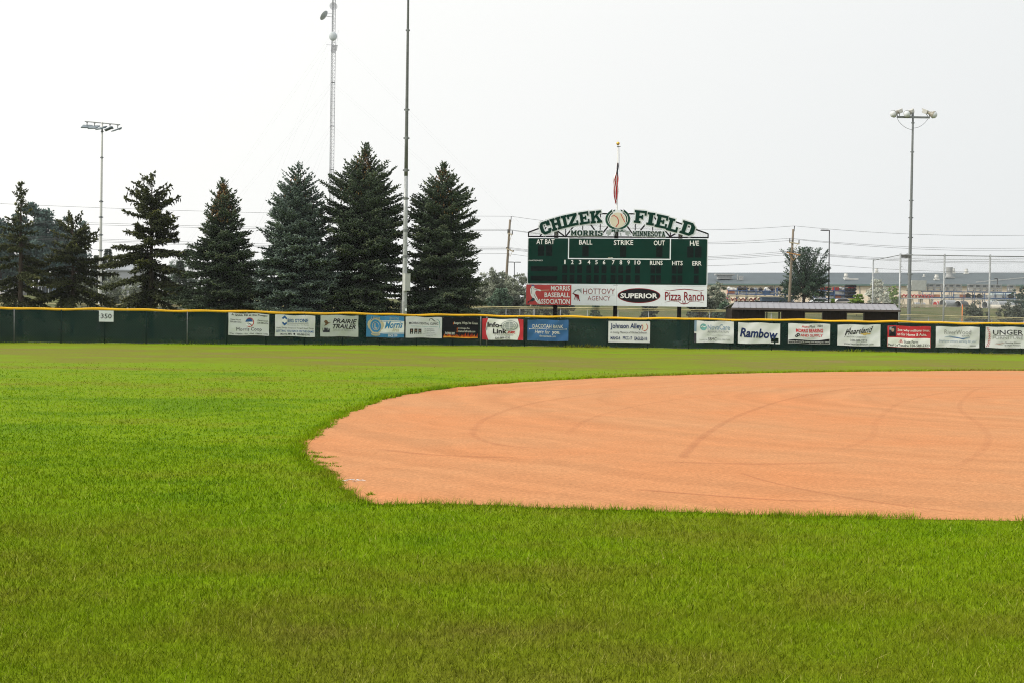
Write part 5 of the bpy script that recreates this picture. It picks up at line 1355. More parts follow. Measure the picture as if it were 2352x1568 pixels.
def cone_lamps(root, top):
    zb = W(2097, 270, 118).z
    m = MB(); m.bar((top.x - 1.5, 118, zb), (top.x + 1.55, 118, zb), .15, .17); m.build('cross_arm', M_galvdark, root)
    whi = mat('reflector_white', (.62, .65, .68), .35, .03); 
    for (dx, f, tw) in ((-1.45, Vector((-.75, -.45, -.35)), 0), (-.30, Vector((-.62, -.62, -.38)), 0), (1.40, Vector((.75, -.45, -.40)), 0)):
        f.normalize(); p = Vector((top.x + dx, 118, zb + .45))
        h = MB(); pr = [(0, .14), (.20, .17), (.46, .32), (.58, .36)]
        h.tube([p + f * a for a, _ in pr], [b for _, b in pr], 16, cap=False)
        o = h.build('flood_head', mat('reflector_back', (.24, .22, .17), .35, .1), root, smooth=True)
        d = MB(); d.sphere(p + f * .56, (.33, .33, .33), 14, 9); d.build('lens', whi, o, smooth=True)
        c = MB(); c.box(p - f * .30, (.36, .36, .46), rot=Matrix((f.cross(Vector((0, 0, 1))).normalized(), f.cross(f.cross(Vector((0, 0, 1)))).normalized(), f)).transposed())
        c.bar(p - f * .42, p - f * .60 + Vector((0, 0, .18)), .10); c.build('ballast', mat('ballast_grey', (.52, .52, .50), .4, .1), o)
        c = MB(); c.bar(p - f * .1 + Vector((.12, 0, -.1)), (p.x + .18, 118, zb + .05), .05); c.bar(p - f * .1 - Vector((.12, 0, .1)), (p.x + .02, 118, zb + .05), .05); c.build('bracket', M_galvdark, o)
    c = MB(); P = []
    for i in range(15):
        u = i / 14; P.append((top.x - 1.5 + u * 1.45, 117.85, zb - .15 - 1.02 * math.sin(u * math.pi / 2) ** .7))
    c.tube(P, .018, 5); P = []
    for i in range(13):
        u = i / 12; P.append((top.x + u * 1.35, 117.85, zb - 1.02 + .85 * u ** 2.2))
    c.tube(P, .018, 5); c.build('cable', M_wire, root)
cone_lamps(r3, t3)

# black car-park lamps
def lot_lamp(px, py_top, py_base, Y, arm, label, both=False):
    b = terrW(px - (py_base - py_top) * .012, Y); t = W(px, py_top, Y)
    root = empty('street_lamp', b, label, 'lamp post', 'slim dark lamp posts in the car park')
    m = MB(); m.tube([b, (t.x, t.y, t.z)], [.11, .07], 8); m.build('pole', mat('lamp_black', (.035, .033, .036), .5, .2), root, smooth=True)
    for s in ((-1, 1) if both else (-1,)):
        h = MB(); h.box((t.x + s * arm * .55, t.y, t.z + .02), (arm * .85, .5, .14)); h.box((t.x + s * .1, t.y, t.z), (.3, .12, .1)); h.build('lamp_head', mat('lamp_black', (.035, .033, .036)), root)
lot_lamp(1905, 530, 697, 182, 1.25, 'tall dark lamp post right of the elm')
lot_lamp(1181.5, 603, 650, 250, 1.3, 'small distant twin armed lamp post between the grey green shrubs', True)
lot_lamp(434, 575, 650, 270, .8, 'small pale distant lamp post right of the open tiered spruce')
lot_lamp(2291, 641, 655, 236, .5, 'thin lamp post in front of the factory roof at the right')

# ------------------------------------------------------------------ utility poles and their wires
def util_pole(px_t, py_t, px_b, Y, arms, label):
    t = W(px_t, py_t, Y); b = W(px_b, 700, Y); base = Vector((b.x, Y, terr(Y) - .2)); top = Vector((t.x, Y, t.z))
    root = empty('utility_pole', base, label, 'utility pole', 'leaning wooden utility poles')
    m = MB(); m.tube([base.lerp(top, i / 6) for i in range(7)], [.21 - .07 * i / 6 for i in range(7)], 9); m.build('pole', M_wood, root, smooth=True)
    m = MB(); m.bar(top + Vector((.12, 0, -.3)), top + Vector((.16, 0, .45)), .10); m.build('insulator', M_wire, root)
    att = [top + Vector((.16, 0, .45))]
    for (pl, yl, pr, yr, m_, npins, dn) in arms:
        a = W(pl, yl, Y - .22); c = W(pr, yr, Y - .22)
        k = MB(); k.bar(a, c, .17, .15); k.build('cross_arm', m_, root)
        k = MB(); mid = (a + c) / 2 - Vector((0, 0, .9)); k.bar(a.lerp(c, .15), mid, .05); k.bar(a.lerp(c, .85), mid, .05); k.build('brace', m_, root)
        for i in range(npins):
            p = a.lerp(c, (.04 + .92 * i / (npins - 1))); k = MB(); hh = .55 if npins == 2 else .2
            k.tube([p, p + Vector((0, 0, hh))], [.09, .07], 7); k.build('insulator', M_wire, root); att.append(p + Vector((0, 0, hh)))
    low = base.lerp(top, .62); att.append(low + Vector((0, -.25, 0)))
    return root, att
YP = 172
u1, a1 = util_pole(1171.5, 505, 1158.5, YP, [(1166, 536.5, 1177, 539.5, M_woodlight, 2, 0), (1163, 571.5, 1180, 578.5, M_woodlight, 3, 0)], 'leaning wooden utility pole left of the scoreboard')
u2, a2 = util_pole(1822, 527, 1811.5, YP, [(1813, 557, 1836, 561, M_woodlight, 2, 0), (1806.5, 580.5, 1838, 586.5, M_woodorange, 3, 0)], 'leaning wooden utility pole in front of the elm')
def span(p, q, sag, name, label, group, rad=.020):
    m = MB(); m.tube([p.lerp(q, i / 20) - Vector((0, 0, sag * 4 * (i / 20) * (1 - i / 20))) for i in range(21)], rad, 5)
    o = m.build(name, M_wire); return tag(o, label, 'power line', group)
farL = [W(-260, y, YP + 6) for y in (455, 493, 498, 527, 531, 534, 556)]
farR = [W(2900, y, YP - 4) for y in (497, 528, 536, 548, 556, 560, 585)]
for i in range(7):
    if i == 0: lv, gl = 'topmost', None
    elif i == 6: lv, gl = 'lowest', None
    else: lv, gl = ('upper pair' if i < 3 else 'middle trio'), 1
    for p, q, sag, where, g in ((farL[i], a1[i], .55, 'behind the spruces', 'left'), (a1[i], a2[i], 1.1, 'behind the scoreboard between the wooden poles', 'mid'), (a2[i], farR[i], 1.9, 'right of the elm', 'right')):
        lb = ('%s power line running %s' % (lv, where)) if gl is None else ('power line of the %s running %s' % (lv, where))
        span(p, q, sag, 'power_line', lb, 'power lines of the %s, %s' % (lv, where) if gl else 'power lines of the road')

# ------------------------------------------------------------------ guyed radio tower
def tower():
    Y = 340; b = W(757, 690, Y); base = Vector((b.x, Y, terr(Y))); topz = W(766, 0, Y).z + 9; tx = W(766.8, -25, Y).x
    root = empty('radio_tower', base, 'slender guyed lattice tower with dishes rising behind the spruces', 'radio tower')
    def ctr(z): t = (z - base.z) / (topz - base.z); return Vector((base.x + (tx - base.x) * t, Y, z))
    def corner(z, k):
        w = .66 if z < base.z + 68 else .52
        a = math.radians(20 + 120 * k); return ctr(z) + Vector((math.cos(a) * w, math.sin(a) * w, 0))
    n = 96; zs = [base.z + (topz - base.z) * i / n for i in range(n + 1)]
    legs = MB()
    for k in range(3):
        for i in range(0, n, 4): legs.bar(corner(zs[i], k), corner(zs[min(n, i + 4)], k), .11)
    legs.build('legs_frame', M_lattice, root)
    br = MB()
    for i in range(n):
        for k in range(3):
            br.bar(corner(zs[i], k), corner(zs[i], (k + 1) % 3), .035)
            if i % 2: br.bar(corner(zs[i], k), corner(zs[i + 1], (k + 1) % 3), .035)
            else: br.bar(corner(zs[i], (k + 1) % 3), corner(zs[i + 1], k), .035)
    br.bar(ctr(base.z), ctr(topz), .07)
    br.build('lattice', M_lattice, root)
    def dish(px, py, f, r, name, m_, depth=.35, rim=None):
        c = W(px, py, Y - 1.0); f = Vector(f).normalized(); x = f.cross(Vector((0, 0, 1))).normalized(); y = x.cross(f)
        V = []; F = []; nu, nv = 20, 5
        for j in range(nv + 1):
            q = j / nv
            for i in range(nu):
                a = 2 * math.pi * i / nu; V.append(c + (x * math.cos(a) + y * math.sin(a)) * r * q + f * depth * (q * q - 1))
        for j in range(nv):
            for i in range(nu): F.append((j * nu + i, j * nu + (i + 1) % nu, (j + 1) * nu + (i + 1) % nu, (j + 1) * nu + i))
        m = MB(); m.add(V, F); o = m.build(name, m_, root, smooth=True)
        k = MB(); k.bar(c - f * depth, ctr(c.z - .2), .10); k.bar(c - f * depth + Vector((0, 0, .5)), ctr(c.z + .8), .07); k.build('mount', M_lattice, o)
        return o, c, f
    grid = bpy.data.materials.new('grid_dish'); grid.use_nodes = True; gn = grid.node_tree.nodes; gl = grid.node_tree.links; gb = gn['Principled BSDF']
    gb.inputs['Base Color'].default_value = (.30, .31, .34, 1)
    geo = gn.new('ShaderNodeNewGeometry'); sp = gn.new('ShaderNodeSeparateXYZ'); gl.new(geo.outputs['Position'], sp.inputs[0])
    pg = gn.new('ShaderNodeMath'); pg.operation = 'PINGPONG'; pg.inputs[1].default_value = .09; gl.new(sp.outputs[2], pg.inputs[0])
    lt = gn.new('ShaderNodeMath'); lt.operation = 'LESS_THAN'; lt.inputs[1].default_value = .055; gl.new(pg.outputs[0], lt.inputs[0]); gl.new(lt.outputs[0], gb.inputs['Alpha'])
    dish(766, 15, (.35, -1, .1), 1.08, 'grid_dish', grid)
    dish(744, 36, (-.82, .25, .62), 1.45, 'dish', M_dish, .3)
    # round radome
    c = W(765, 84, Y - 1.2); m = MB(); m.sphere(c, (1.10, .55, 1.18), 18, 12); m.build('radome', mat('radome', (.50, .55, .58), .45, .04), root, smooth=True)
    k = MB(); k.bar(c, ctr(c.z), .15); k.build('mount', M_lattice, root)
    m = MB(); pts = [W(x, y, Y - 1.0) for x, y in ((763.5, 103.5), (775.5, 104.5), (773.5, 116), (768, 123), (763, 123), (759.5, 117), (762, 109))]
    m.prism(pts, (0, .12, 0)); m.build('cut_grid_dish', grid, root)
    k = MB(); k.bar(W(749, 103.5, Y - 1), W(776, 104.5, Y - 1), .07); k.bar(W(777, 70, Y), W(773.5, 103, Y), .04); k.build('mount', M_lattice, root)
    for py in (190, 290, 390, 473): 
        z = W(760, py, Y).z; k = MB()
        for q in range(3): k.bar(corner(z, q), corner(z, (q + 1) % 3), .16)
        k.build('collar', M_lattice, root)
    gw = MB()
    for py, spread in ((80, 78), (192, 74), (290, 52), (392, 40)):
        z = W(760, py, Y).z
        for k in range(3):
            a = math.radians(20 + 120 * k); e = Vector((base.x + math.cos(a) * spread, Y + math.sin(a) * spread * .8, terr(Y + math.sin(a) * spread * .8)))
            for off in (-.5, .5): gw.bar(ctr(z) + Vector((off, 0, 0)), e + Vector((off, 0, 0)), .008)
    gw.build('guy_wires', M_lattice, root)
tower()

# ------------------------------------------------------------------ far chain-link fence, backstop, dugout
def far_fence():
    ctl = [(-150, 697, 108), (100, 698, 109), (420, 702, 110), (760, 705, 110), (1100, 704.5, 108), (1350, 708, 106), (1700, 714, 106), (2060, 723, 106), (2352, 731, 106), (2600, 736, 106)]
    root = empty('back_fence', W(1100, 740, 108) * 1.0, 'second chain link fence with a thin yellow top strip behind the spruces and scoreboard', 'fence')
    root.location.z = 0
    P = []; Z = []
    for (x0, y0, d0), (x1, y1, d1) in zip(ctl[:-1], ctl[1:]):
        k = max(1, int((x1 - x0) / 62))
        for i in range(k):
            t = i / k; w = W(x0 + (x1 - x0) * t, y0 + (y1 - y0) * t, d0 + (d1 - d0) * t); P.append(w); Z.append(w.z)
    m = MB(); m.tube(P, .045, 6); m.tube([p - Vector((0, 0, .12)) for p in P], .022, 6); m.build('top_strip', mat('faded_yellow', (.52, .46, .26), .6, .35, .8), root, smooth=True)
    for p, z in zip(P, Z):
        c = MB(); c.tube([(p.x, p.y + .06, 0), (p.x, p.y + .06, z)], .032, 7); c.build('post', M_galv, root, smooth=True)
    chain_sheet([(p.x, p.y, 0) for p in P], .03, [z - .1 for z in Z], 'chain_link', root)
    for a, b in ((1194, 1228),):
        g = MB(); A0 = W(a, 708, 107.6); B0 = W(b, 709, 107.6)
        for p in (A0, B0): g.tube([(p.x, p.y, .05), p], .045, 7)
        g.bar(A0, B0, .06); g.bar((A0.x, A0.y, .15), (B0.x, B0.y, .15), .06); gg = g.build('gate', M_galv, root)
        k = MB(); k.box(((A0.x + B0.x) / 2, A0.y - .05, A0.z - .75), (.42, .02, .14)); k.build('plate', M_whitepaint, gg)
far_fence()
def backstop():
    Y = 101; pxs = [2066, 2167.5, 2272, 2378, 2486]
    root = empty('backstop', (W(2167, 740, Y).x, Y, 0), 'tall chain link backstop of galvanised pipe behind the right outfield', 'backstop')
    tops = [W(x, 582.5 + (x - 2066) * .012, Y).z for x in pxs]; X = [W(x, 700, Y).x for x in pxs]
    for i, (x, z) in enumerate(zip(X, tops)):
        m = MB(); m.tube([(x, Y, 0), (x, Y, z)], .075, 10); m.build('post', M_galv, root, smooth=True)
    zmid = W(2200, 688, Y).z; zlow = W(2200, 740, Y).z
    for z, nm in ((tops[0] - .12, 'top_rail'), (zmid, 'middle_rail'), (zlow, 'bottom_rail')):
        m = MB(); m.tube([(X[0], Y - .03, z), (X[-1], Y - .03, z)], .035, 8); m.build(nm, M_galvdark if nm == 'top_rail' else M_galv, root, smooth=True)
    chain_sheet([(x, Y - .08, 0) for x in X], .1, tops[0] - .12, 'chain_link', root)
    # wing turning away at the left end
    xw, yw = X[0] + .4, Y + 9
    m = MB(); m.tube([(xw, yw, 0), (xw, yw, tops[0])], .06, 8); m.build('post', M_galv, root, smooth=True)
    m = MB(); m.tube([(X[0], Y, tops[0] - .12), (xw, yw, tops[0] - .12)], .03, 6); m.build('top_rail', M_galvdark, root)
    chain_sheet([(X[0], Y, 0), (xw, yw, 0)], .1, tops[0] - .12, 'chain_link', root)
    for k in range(11): 
        z = 2.6 + k * .42; c = MB(); c.box((X[0] + .1, Y - .05, z), (.10, .03, .03)); c.build('tie', M_galvdark, root)
backstop()
m = MB(); q = W(2081, 590, 101.3); m.box((q.x, q.y, q.z), (.75, .1, .2)); m.box((q.x, q.y, q.z + .03), (.2, .12, .3)); m.bar((q.x, q.y, q.z), (q.x, 101, q.z + .25), .04)
tag(m.build('small_sign', mat('sign_dark', (.12, .12, .13), .6, .3, 8)), 'little dark plate hung in the top corner of the backstop', 'sign')

def dugout():
    Y0 = 90.0; xa = W(1681.5, 720, Y0).x; xb = W(2063, 720, Y0).x; D = 2.6
    ze = W(1690, 709.5, Y0).z; ze2 = W(2063, 714.5, Y0).z; ze = (ze + ze2) / 2 + .02; zr = ze + .42
    root = empty('dugout', ((xa + xb) / 2, Y0 + D / 2, 0), 'long brown metal dugout with three slot windows and a pale ribbed roof', 'dugout')
    brown = mat('brown_siding', (.020, .0145, .0115), .6, .15, 2.0, spec=.08)
    wins = [(1759, 1792.5), (1848, 1888.5), (1947, 1983)]
    wins = [(1757.5, 1794), (1849, 1888), (1945, 1983)]
    zt = ze - .22; zb_ = zt - .60
    m = MB(); xs_ = [xa]
    for a, b in wins: xs_ += [W(a, 722, Y0).x, W(b, 722, Y0).x]
    xs_.append(xb)
    for i in range(0, len(xs_), 2): m.box(((xs_[i] + xs_[i + 1]) / 2, Y0, ze / 2), (xs_[i + 1] - xs_[i], .08, ze))
    for i in range(1, len(xs_) - 1, 2):
        w = xs_[i + 1] - xs_[i]; c = (xs_[i + 1] + xs_[i]) / 2
        m.box((c, Y0, zb_ / 2), (w, .08, zb_)); m.box((c, Y0, (zt + ze) / 2), (w, .08, ze - zt))
    x = xa + .15
    while x < xb:                               # siding ribs
        if not any(xs_[i] - .08 < x < xs_[i + 1] + .08 for i in range(1, len(xs_) - 1, 2)): m.box((x, Y0 - .05, ze / 2), (.04, .024, ze - .02))
        x += .30
    for xx in (xa + .04, xb - .04): m.box((xx, Y0 + D / 2 + .06, ze / 2), (.08, D, ze))
    m.build('wall', brown, root)
    for i in range(1, len(xs_) - 1, 2):
        f = MB(); a, b = xs_[i], xs_[i + 1]
        f.box(((a + b) / 2, Y0 - .06, zt + .02), (b - a + .12, .03, .05)); f.box(((a + b) / 2, Y0 - .06, zb_ - .02), (b - a + .12, .03, .05))
        for xx in (a - .03, b + .03): f.box((xx, Y0 - .06, (zt + zb_) / 2), (.05, .03, zt - zb_ - .01))
        o = f.build('window_opening', mat('trim_brown', (.055, .042, .036), .5, .1), root)
        if i == 1: c = MB(); c.box((a + (b - a) * .16, Y0 + .3, (zt + zb_) / 2), (.07, .07, zt - zb_)); c.build('post', M_black, root)
    for xx in (xa + .1, xa + 3.9, xb - 3.9, xb - .1):
        c = MB(); c.box((xx, Y0 + D, ze / 2 + .1), (.1, .1, ze + .2)); c.build('post', M_black, root)
    c = MB(); c.box(((xa + xb) / 2, Y0 + .55, .45), (xb - xa - .6, .4, .06)); c.build('bench', M_wood, root)
    # monopitch roof, ridge set back
    sl = MB(); yr = Y0 + 1.35
    sl.prism([(xa - .12, Y0 - .35, ze - .03), (xb + .05, Y0 - .35, ze - .03), (xb + .05, yr, zr), (xa + .45, yr, zr)], (0, .02, .07))
    sl.prism([(xa - .12, Y0 + D + .3, ze + .0), (xb + .05, Y0 + D + .3, ze), (xb + .05, yr + .03, zr), (xa + .45, yr + .03, zr)], (0, 0, .06))
    n = int((xb - xa) / .42)
    for i in range(n + 1):
        x = xa + .5 + i * .42
        if x < xb + .03: sl.bar((x - .55 * 0 - .10, Y0 - .36, ze + .055), (x + .12, yr, zr + .085), .035, .035)
    roof = sl.build('roof', mat('pale_metal_roof', (.29, .29, .315), .5, .06, 1.0), root)
    c = MB(); c.bar((xa + .35, yr + .02, zr + .10), (xb + .05, yr + .02, zr + .10), .10, .05); c.build('ridge_cap', brown, roof)
    c = MB(); c.bar((xa - .14, Y0 - .40, ze - .03), (xb + .07, Y0 - .40, ze - .03), .05, .13); c.build('gutter', mat('gutter_brown', (.09, .07, .065), .45, .1), roof)
dugout()
m = MB(); p = W(2209.5, 738, 128); t = W(2210.5, 701.5, 128); m.tube([(p.x, p.y, 0), (t.x, t.y, t.z)], .045, 8); m.tube([(t.x, t.y, t.z), (t.x, t.y, t.z + .06)], .055, 8)
tag(m.build('marker_stake', mat('orange_plastic', (.75, .20, .05), .5, .1), smooth=True), 'thin orange marker stake on the grassy bank', 'stake')
# ------------------------------------------------------------------ factory, yard and what stands in it
def factory():
    xl = W(1540, 655, 292); xr = W(2480, 653, 262)
    L0 = W(1630, 655.5, 290); R0 = W(2352, 652.5, 266)
    d = Vector((R0.x - L0.x, R0.y - L0.y, 0)).normalized(); nrm = Vector((d.y, -d.x, 0))
    A = L0 - d * 10; B = R0 + d * 22; ze = (L0.z + R0.z) / 2
    root = empty('factory', ((A.x + B.x) / 2, (A.y + B.y) / 2, terr(275)), 'long cream factory hall with a low grey metal roof behind the yard', 'factory')
    cream = mat('cream_siding', (.72, .62, .50), .6, .05, .4)
    m = MB(); dep = 55
    a = Vector((A.x, A.y, 0)); b = Vector((B.x, B.y, 0)); bk = -nrm * dep
    m.prism([a + Vector((0, 0, 3)), b + Vector((0, 0, 3)), b + Vector((0, 0, ze)), a + Vector((0, 0, ze))], bk)
    m.build('wall', cream, root)
    t = MB(); L = (b - a).length
    for i in range(int(L / 6.2) + 1):
        p = a + d * (i * 6.2) + nrm * .08; t.bar(p + Vector((0, 0, 3)), p + Vector((0, 0, ze - .2)), .13, .13)
    t.build('downpipe', mat('pipe_grey', (.36, .36, .36), .5, .1), root)
    zr = ze + 3.6; rf = MB(); ro = nrm * .6; half = bk * .5
    rf.prism([a + ro + Vector((0, 0, ze - .1)), b + ro + Vector((0, 0, ze - .1)), b + half + Vector((0, 0, zr)), a + half + Vector((0, 0, zr))], (0, 0, .12))
    rf.prism([a + bk + Vector((0, 0, ze)), b + bk + Vector((0, 0, ze)), b + half * 1.005 + Vector((0, 0, zr)), a + half * 1.005 + Vector((0, 0, zr))], (0, 0, .12))
    roof = rf.build('roof', mat('grey_metal_roof', (.10, .125, .14), .6, .12, .25, stretch=(1, .25, 1), spec=.1), root)
    g = MB(); g.bar(a + ro * 1.1 + Vector((0, 0, ze - .12)), b + ro * 1.1 + Vector((0, 0, ze - .12)), .25, .35); g.build('gutter', mat('gutter_green', (.10, .16, .15), .5, .1), roof)
    def on_roof(px, q):                        # a point on the near slope, q from eave to ridge
        r = ray(px, 645); s = r.x / r.y; o = a + ro.lerp(half, q)
        tt = (s * o.y - o.x) / (d.x - s * d.y); p = o + d * tt
        return Vector((p.x, p.y, ze + (zr - ze) * q + .1))
    white = mat('vent_white', (.60, .60, .57), .5, .1); gal = mat('vent_grey', (.33, .34, .34), .5, .15)
    def fan(px, q, s, m_):
        p = on_roof(px, q); k = MB()
        k.box(p + Vector((0, 0, .15 * s)), (1.7 * s, 1.7 * s, .5 * s)); k.tube([p + Vector((0, 0, .4 * s)), p + Vector((0, 0, .75 * s))], [.55 * s, .45 * s], 12)
        k.tube([p + Vector((0, 0, .75 * s)), p + Vector((0, 0, 1.15 * s)), p + Vector((0, 0, 1.55 * s)), p + Vector((0, 0, 2.0 * s))], [.75 * s, .80 * s, .62 * s, .66 * s], 12)
        k.build('roof_vent', m_, roof)
    fan(1943, .45, .62, white); fan(2013, .97, .55, white); fan(2151, .35, .62, white); fan(2189, .95, .58, white); fan(2219, .9, .58, white); fan(2122, .62, .3, white)
    p = on_roof(2180, .52); k = MB(); k.tube([p, p + Vector((0, 0, .7)), p + Vector((0, 0, .9)), p + Vector((0, 0, 2.4))], [.95, .72, .68, .75], 14); k.box(p + Vector((0, 0, .1)), (2.0, 2.0, .3)); k.build('stack', gal, roof)
    p = on_roof(1664, .35); k = MB(); k.box(p + Vector((0, 0, .55)), (3.4, 1.6, 1.0)); k.box(p + Vector((0, 0, 1.15)), (4.6, 2.2, .35)); k.build('air_handler', gal, roof)
    p = on_roof(1702, .3); k = MB(); k.box(p + Vector((0, 0, .45)), (.9, .9, 1.0)); k.tube([p + Vector((-.8, 0, 0)), p + Vector((-.8, 0, 1.3))], .14, 8); k.build('roof_unit', gal, roof)
    p = on_roof(1955, .35); k = MB(); k.box(p + Vector((0, 0, .15)), (3.0, 1.0, .3)); k.build('skylight', white, roof)
    k = MB(); k.bar(on_roof(2242, .12) + Vector((0, 0, .15)), on_roof(2420, .75) + Vector((0, 0, .15)), .16); k.build('roof_pipe', white, roof)
    for px in (1702, 1774, 1881, 2016, 2195, 2320):
        r = ray(px, 662); s = r.x / r.y; tt = (s * a.y - a.x) / (d.x - s * d.y); q = a + d * tt + nrm * .25; k = MB()
        k.box((q.x, q.y, ze - 1.0), (.45, .4, .45)); k.bar((q.x, q.y, ze - .7), (q.x, q.y + .3, ze - .5), .1); k.build('wall_lamp', M_galvdark, root)
    q = on_roof(1957, 0); k = MB(); r = ray(1957, 680); s = r.x / r.y; tt = (s * a.y - a.x) / (d.x - s * d.y); q = a + d * tt + nrm * .06
    k.box((q.x, q.y, ze - 3.3), (1.0, .1, 1.6)); k.build('door', mat('door_grey', (.20, .21, .22), .5, .1), root)
factory()

M_rackblue = mat('rack_blue', (.07, .13, .27), .5, .15, 3.0)
M_trestle = mat('trestle_tan', (.45, .40, .29), .7, .15, 3.0)
goods_m = {'white': mat('goods_white', (.58, .58, .57), .5, .1), 'orange': mat('goods_orange', (.48, .20, .11), .6, .15), 'dark': mat('goods_dark', (.055, .05, .05), .6, .2), 'red': mat('goods_red', (.40, .05, .05), .5, .15), 'grey': mat('goods_grey', (.30, .31, .32), .5, .15), 'blue': mat('goods_blue', (.09, .15, .25), .5, .15)}
def rack(px0, px1, pys, py_top, py_base, Y, label, nb):
    a = W(px0, py_base, Y); b = W(px1, py_base, Y); zb = terr(Y)
    root = empty('pallet_rack', ((a.x + b.x) / 2, Y, zb), label, 'rack', 'blue storage racks in the factory yard')
    zt = W((px0 + px1) / 2, py_top, Y).z; zs = [W((px0 + px1) / 2, y, Y).z for y in pys]
    for i in range(nb + 1):
        x = a.x + (b.x - a.x) * i / nb
        f = MB(); 
        for dy in (-.5, .5): f.bar((x, Y + dy, zb), (x, Y + dy, zt), .10)
        z = zb + .3; k = 0
        while z < zt - .7: f.bar((x, Y - .5 + (k % 2), z), (x, Y + .5 - (k % 2), z + .7), .05); z += .7; k += 1
        f.build('upright', M_rackblue, root)
    for z in zs:
        s = MB(); s.bar((a.x, Y - .5, z), (b.x, Y - .5, z), .06, .10); s.bar((a.x, Y + .5, z), (b.x, Y + .5, z), .06, .13); s.box(((a.x + b.x) / 2, Y, z + .075), (b.x - a.x, .95, .03)); s.build('shelf', M_rackblue, root)
    return a.x, b.x, zs, root
def goods(kind, c, s, name, label, cat, group, rz=0):
    r = random.Random(int(c[0] * 100) + int(c[2] * 77)); m = MB()
    if kind == 'crate':
        m.box((0, 0, s * .38), (s * 1.5, s, s * .62)); m.box((0, 0, s * .03), (s * 1.6, s * 1.05, s * .06)); m.box((0, 0, s * .72), (s * 1.56, s * 1.06, s * .05))
        for k in (-.6, 0, .6): m.box((k * s, -s * .52, s * .38), (s * .1, s * .05, s * .6))
    elif kind == 'motor':
        m.tube([(-s * .6, 0, s * .42), (s * .45, 0, s * .42)], s * .38, 10); m.tube([(s * .45, 0, s * .42), (s * .8, 0, s * .42)], s * .14, 8); m.box((0, 0, s * .05), (s * 1.1, s * .7, s * .1)); m.box((-s * .1, 0, s * .85), (s * .4, s * .4, s * .2))
    elif kind == 'heap':
        for k in range(5): m.sphere((r.uniform(-.5, .5) * s, r.uniform(-.3, .3) * s, s * r.uniform(.2, .45)), (s * r.uniform(.3, .5), s * .35, s * r.uniform(.2, .4)), 9, 6)
        m.box((0, 0, s * .04), (s * 1.5, s * .9, s * .08))
    o = m.build(name, goods_m[label[1]])
    o.location = c; o.rotation_euler = (0, 0, rz); tag(o, label[0], cat, group); return o
rr = random.Random(31)
proto = {}
def place(kind, colr, c, s, label, group):
    nm, cat = {'crate': ('crate', 'crate'), 'motor': ('machine_part', 'machine part'), 'heap': ('covered_bundle', 'bundle')}[kind]
    key = (kind, colr)
    if key not in proto: proto[key] = o = goods(kind, (0, 0, 0), 1.0, nm, (label, colr), cat, group)
    else: o = proto[key].copy(); COL.objects.link(o)
    o.location = c; o.scale = (s, s, s); o.rotation_euler = (0, 0, rr.uniform(-.15, .15)); tag(o, label, cat, group)
def fill(ax, bx, z, Y, n, kinds, where):
    for i in range(n):
        k, c = rr.choice(kinds); x = ax + (bx - ax) * (i + .5 + rr.uniform(-.2, .2)) / n
        w = {'crate': 'crates', 'motor': 'machine parts', 'heap': 'wrapped bundles'}[k]
        one = {'crate': 'crate', 'motor': 'machine part', 'heap': 'wrapped bundle'}[k]
        place(k, c, (x, Y, z + .10), rr.uniform(.55, .85), '%s %s lying on the %s' % (c, one, where), '%s %s on the %s' % (c, w, where))
WHT = [('heap', 'white'), ('motor', 'dark'), ('heap', 'white'), ('motor', 'grey')]; CR = [('crate', 'orange'), ('crate', 'white'), ('heap', 'white'), ('motor', 'grey'), ('crate', 'blue')]
a, b, zs, _ = rack(1671, 1778, (677, 669.3), 663, 686, 222, 'long low blue rack left of the leaning pole by the elm', 5)
fill(a, b, zs[1], 222, 9, WHT, 'top of the long low rack'); fill(a, b, zs[0], 222, 9, CR, 'lower shelf of the long low rack')
a, b, zs, _ = rack(1784, 1822, (677, 669.5), 662, 690, 221, 'short blue rack behind the leaning pole and elm', 2)
fill(a, b, zs[1], 221, 3, WHT, 'top of the short rack behind the elm')
a, b, zs, _ = rack(1868, 1961, (695.5, 686.5, 678.5, 669), 660, 704, 216, 'tall four level blue rack right of the elm', 4)
fill(a, b, zs[3], 216, 5, [('heap', 'grey'), ('crate', 'red'), ('motor', 'dark')], 'top of the tall rack right of the elm')
for q, nm in ((2, 'third'), (1, 'second'), (0, 'lowest')): fill(a, b, zs[q], 216, 6, CR, nm + ' shelf of the tall rack right of the elm')
a, b, zs, _ = rack(2117, 2330, (685.5, 671.5), 671, 693, 226, 'very long blue rack above the barrels at the right', 9)
fill(a, b, zs[0], 226, 15, [('crate', 'orange'), ('heap', 'white'), ('crate', 'white'), ('motor', 'dark')], 'lower shelf of the very long rack')
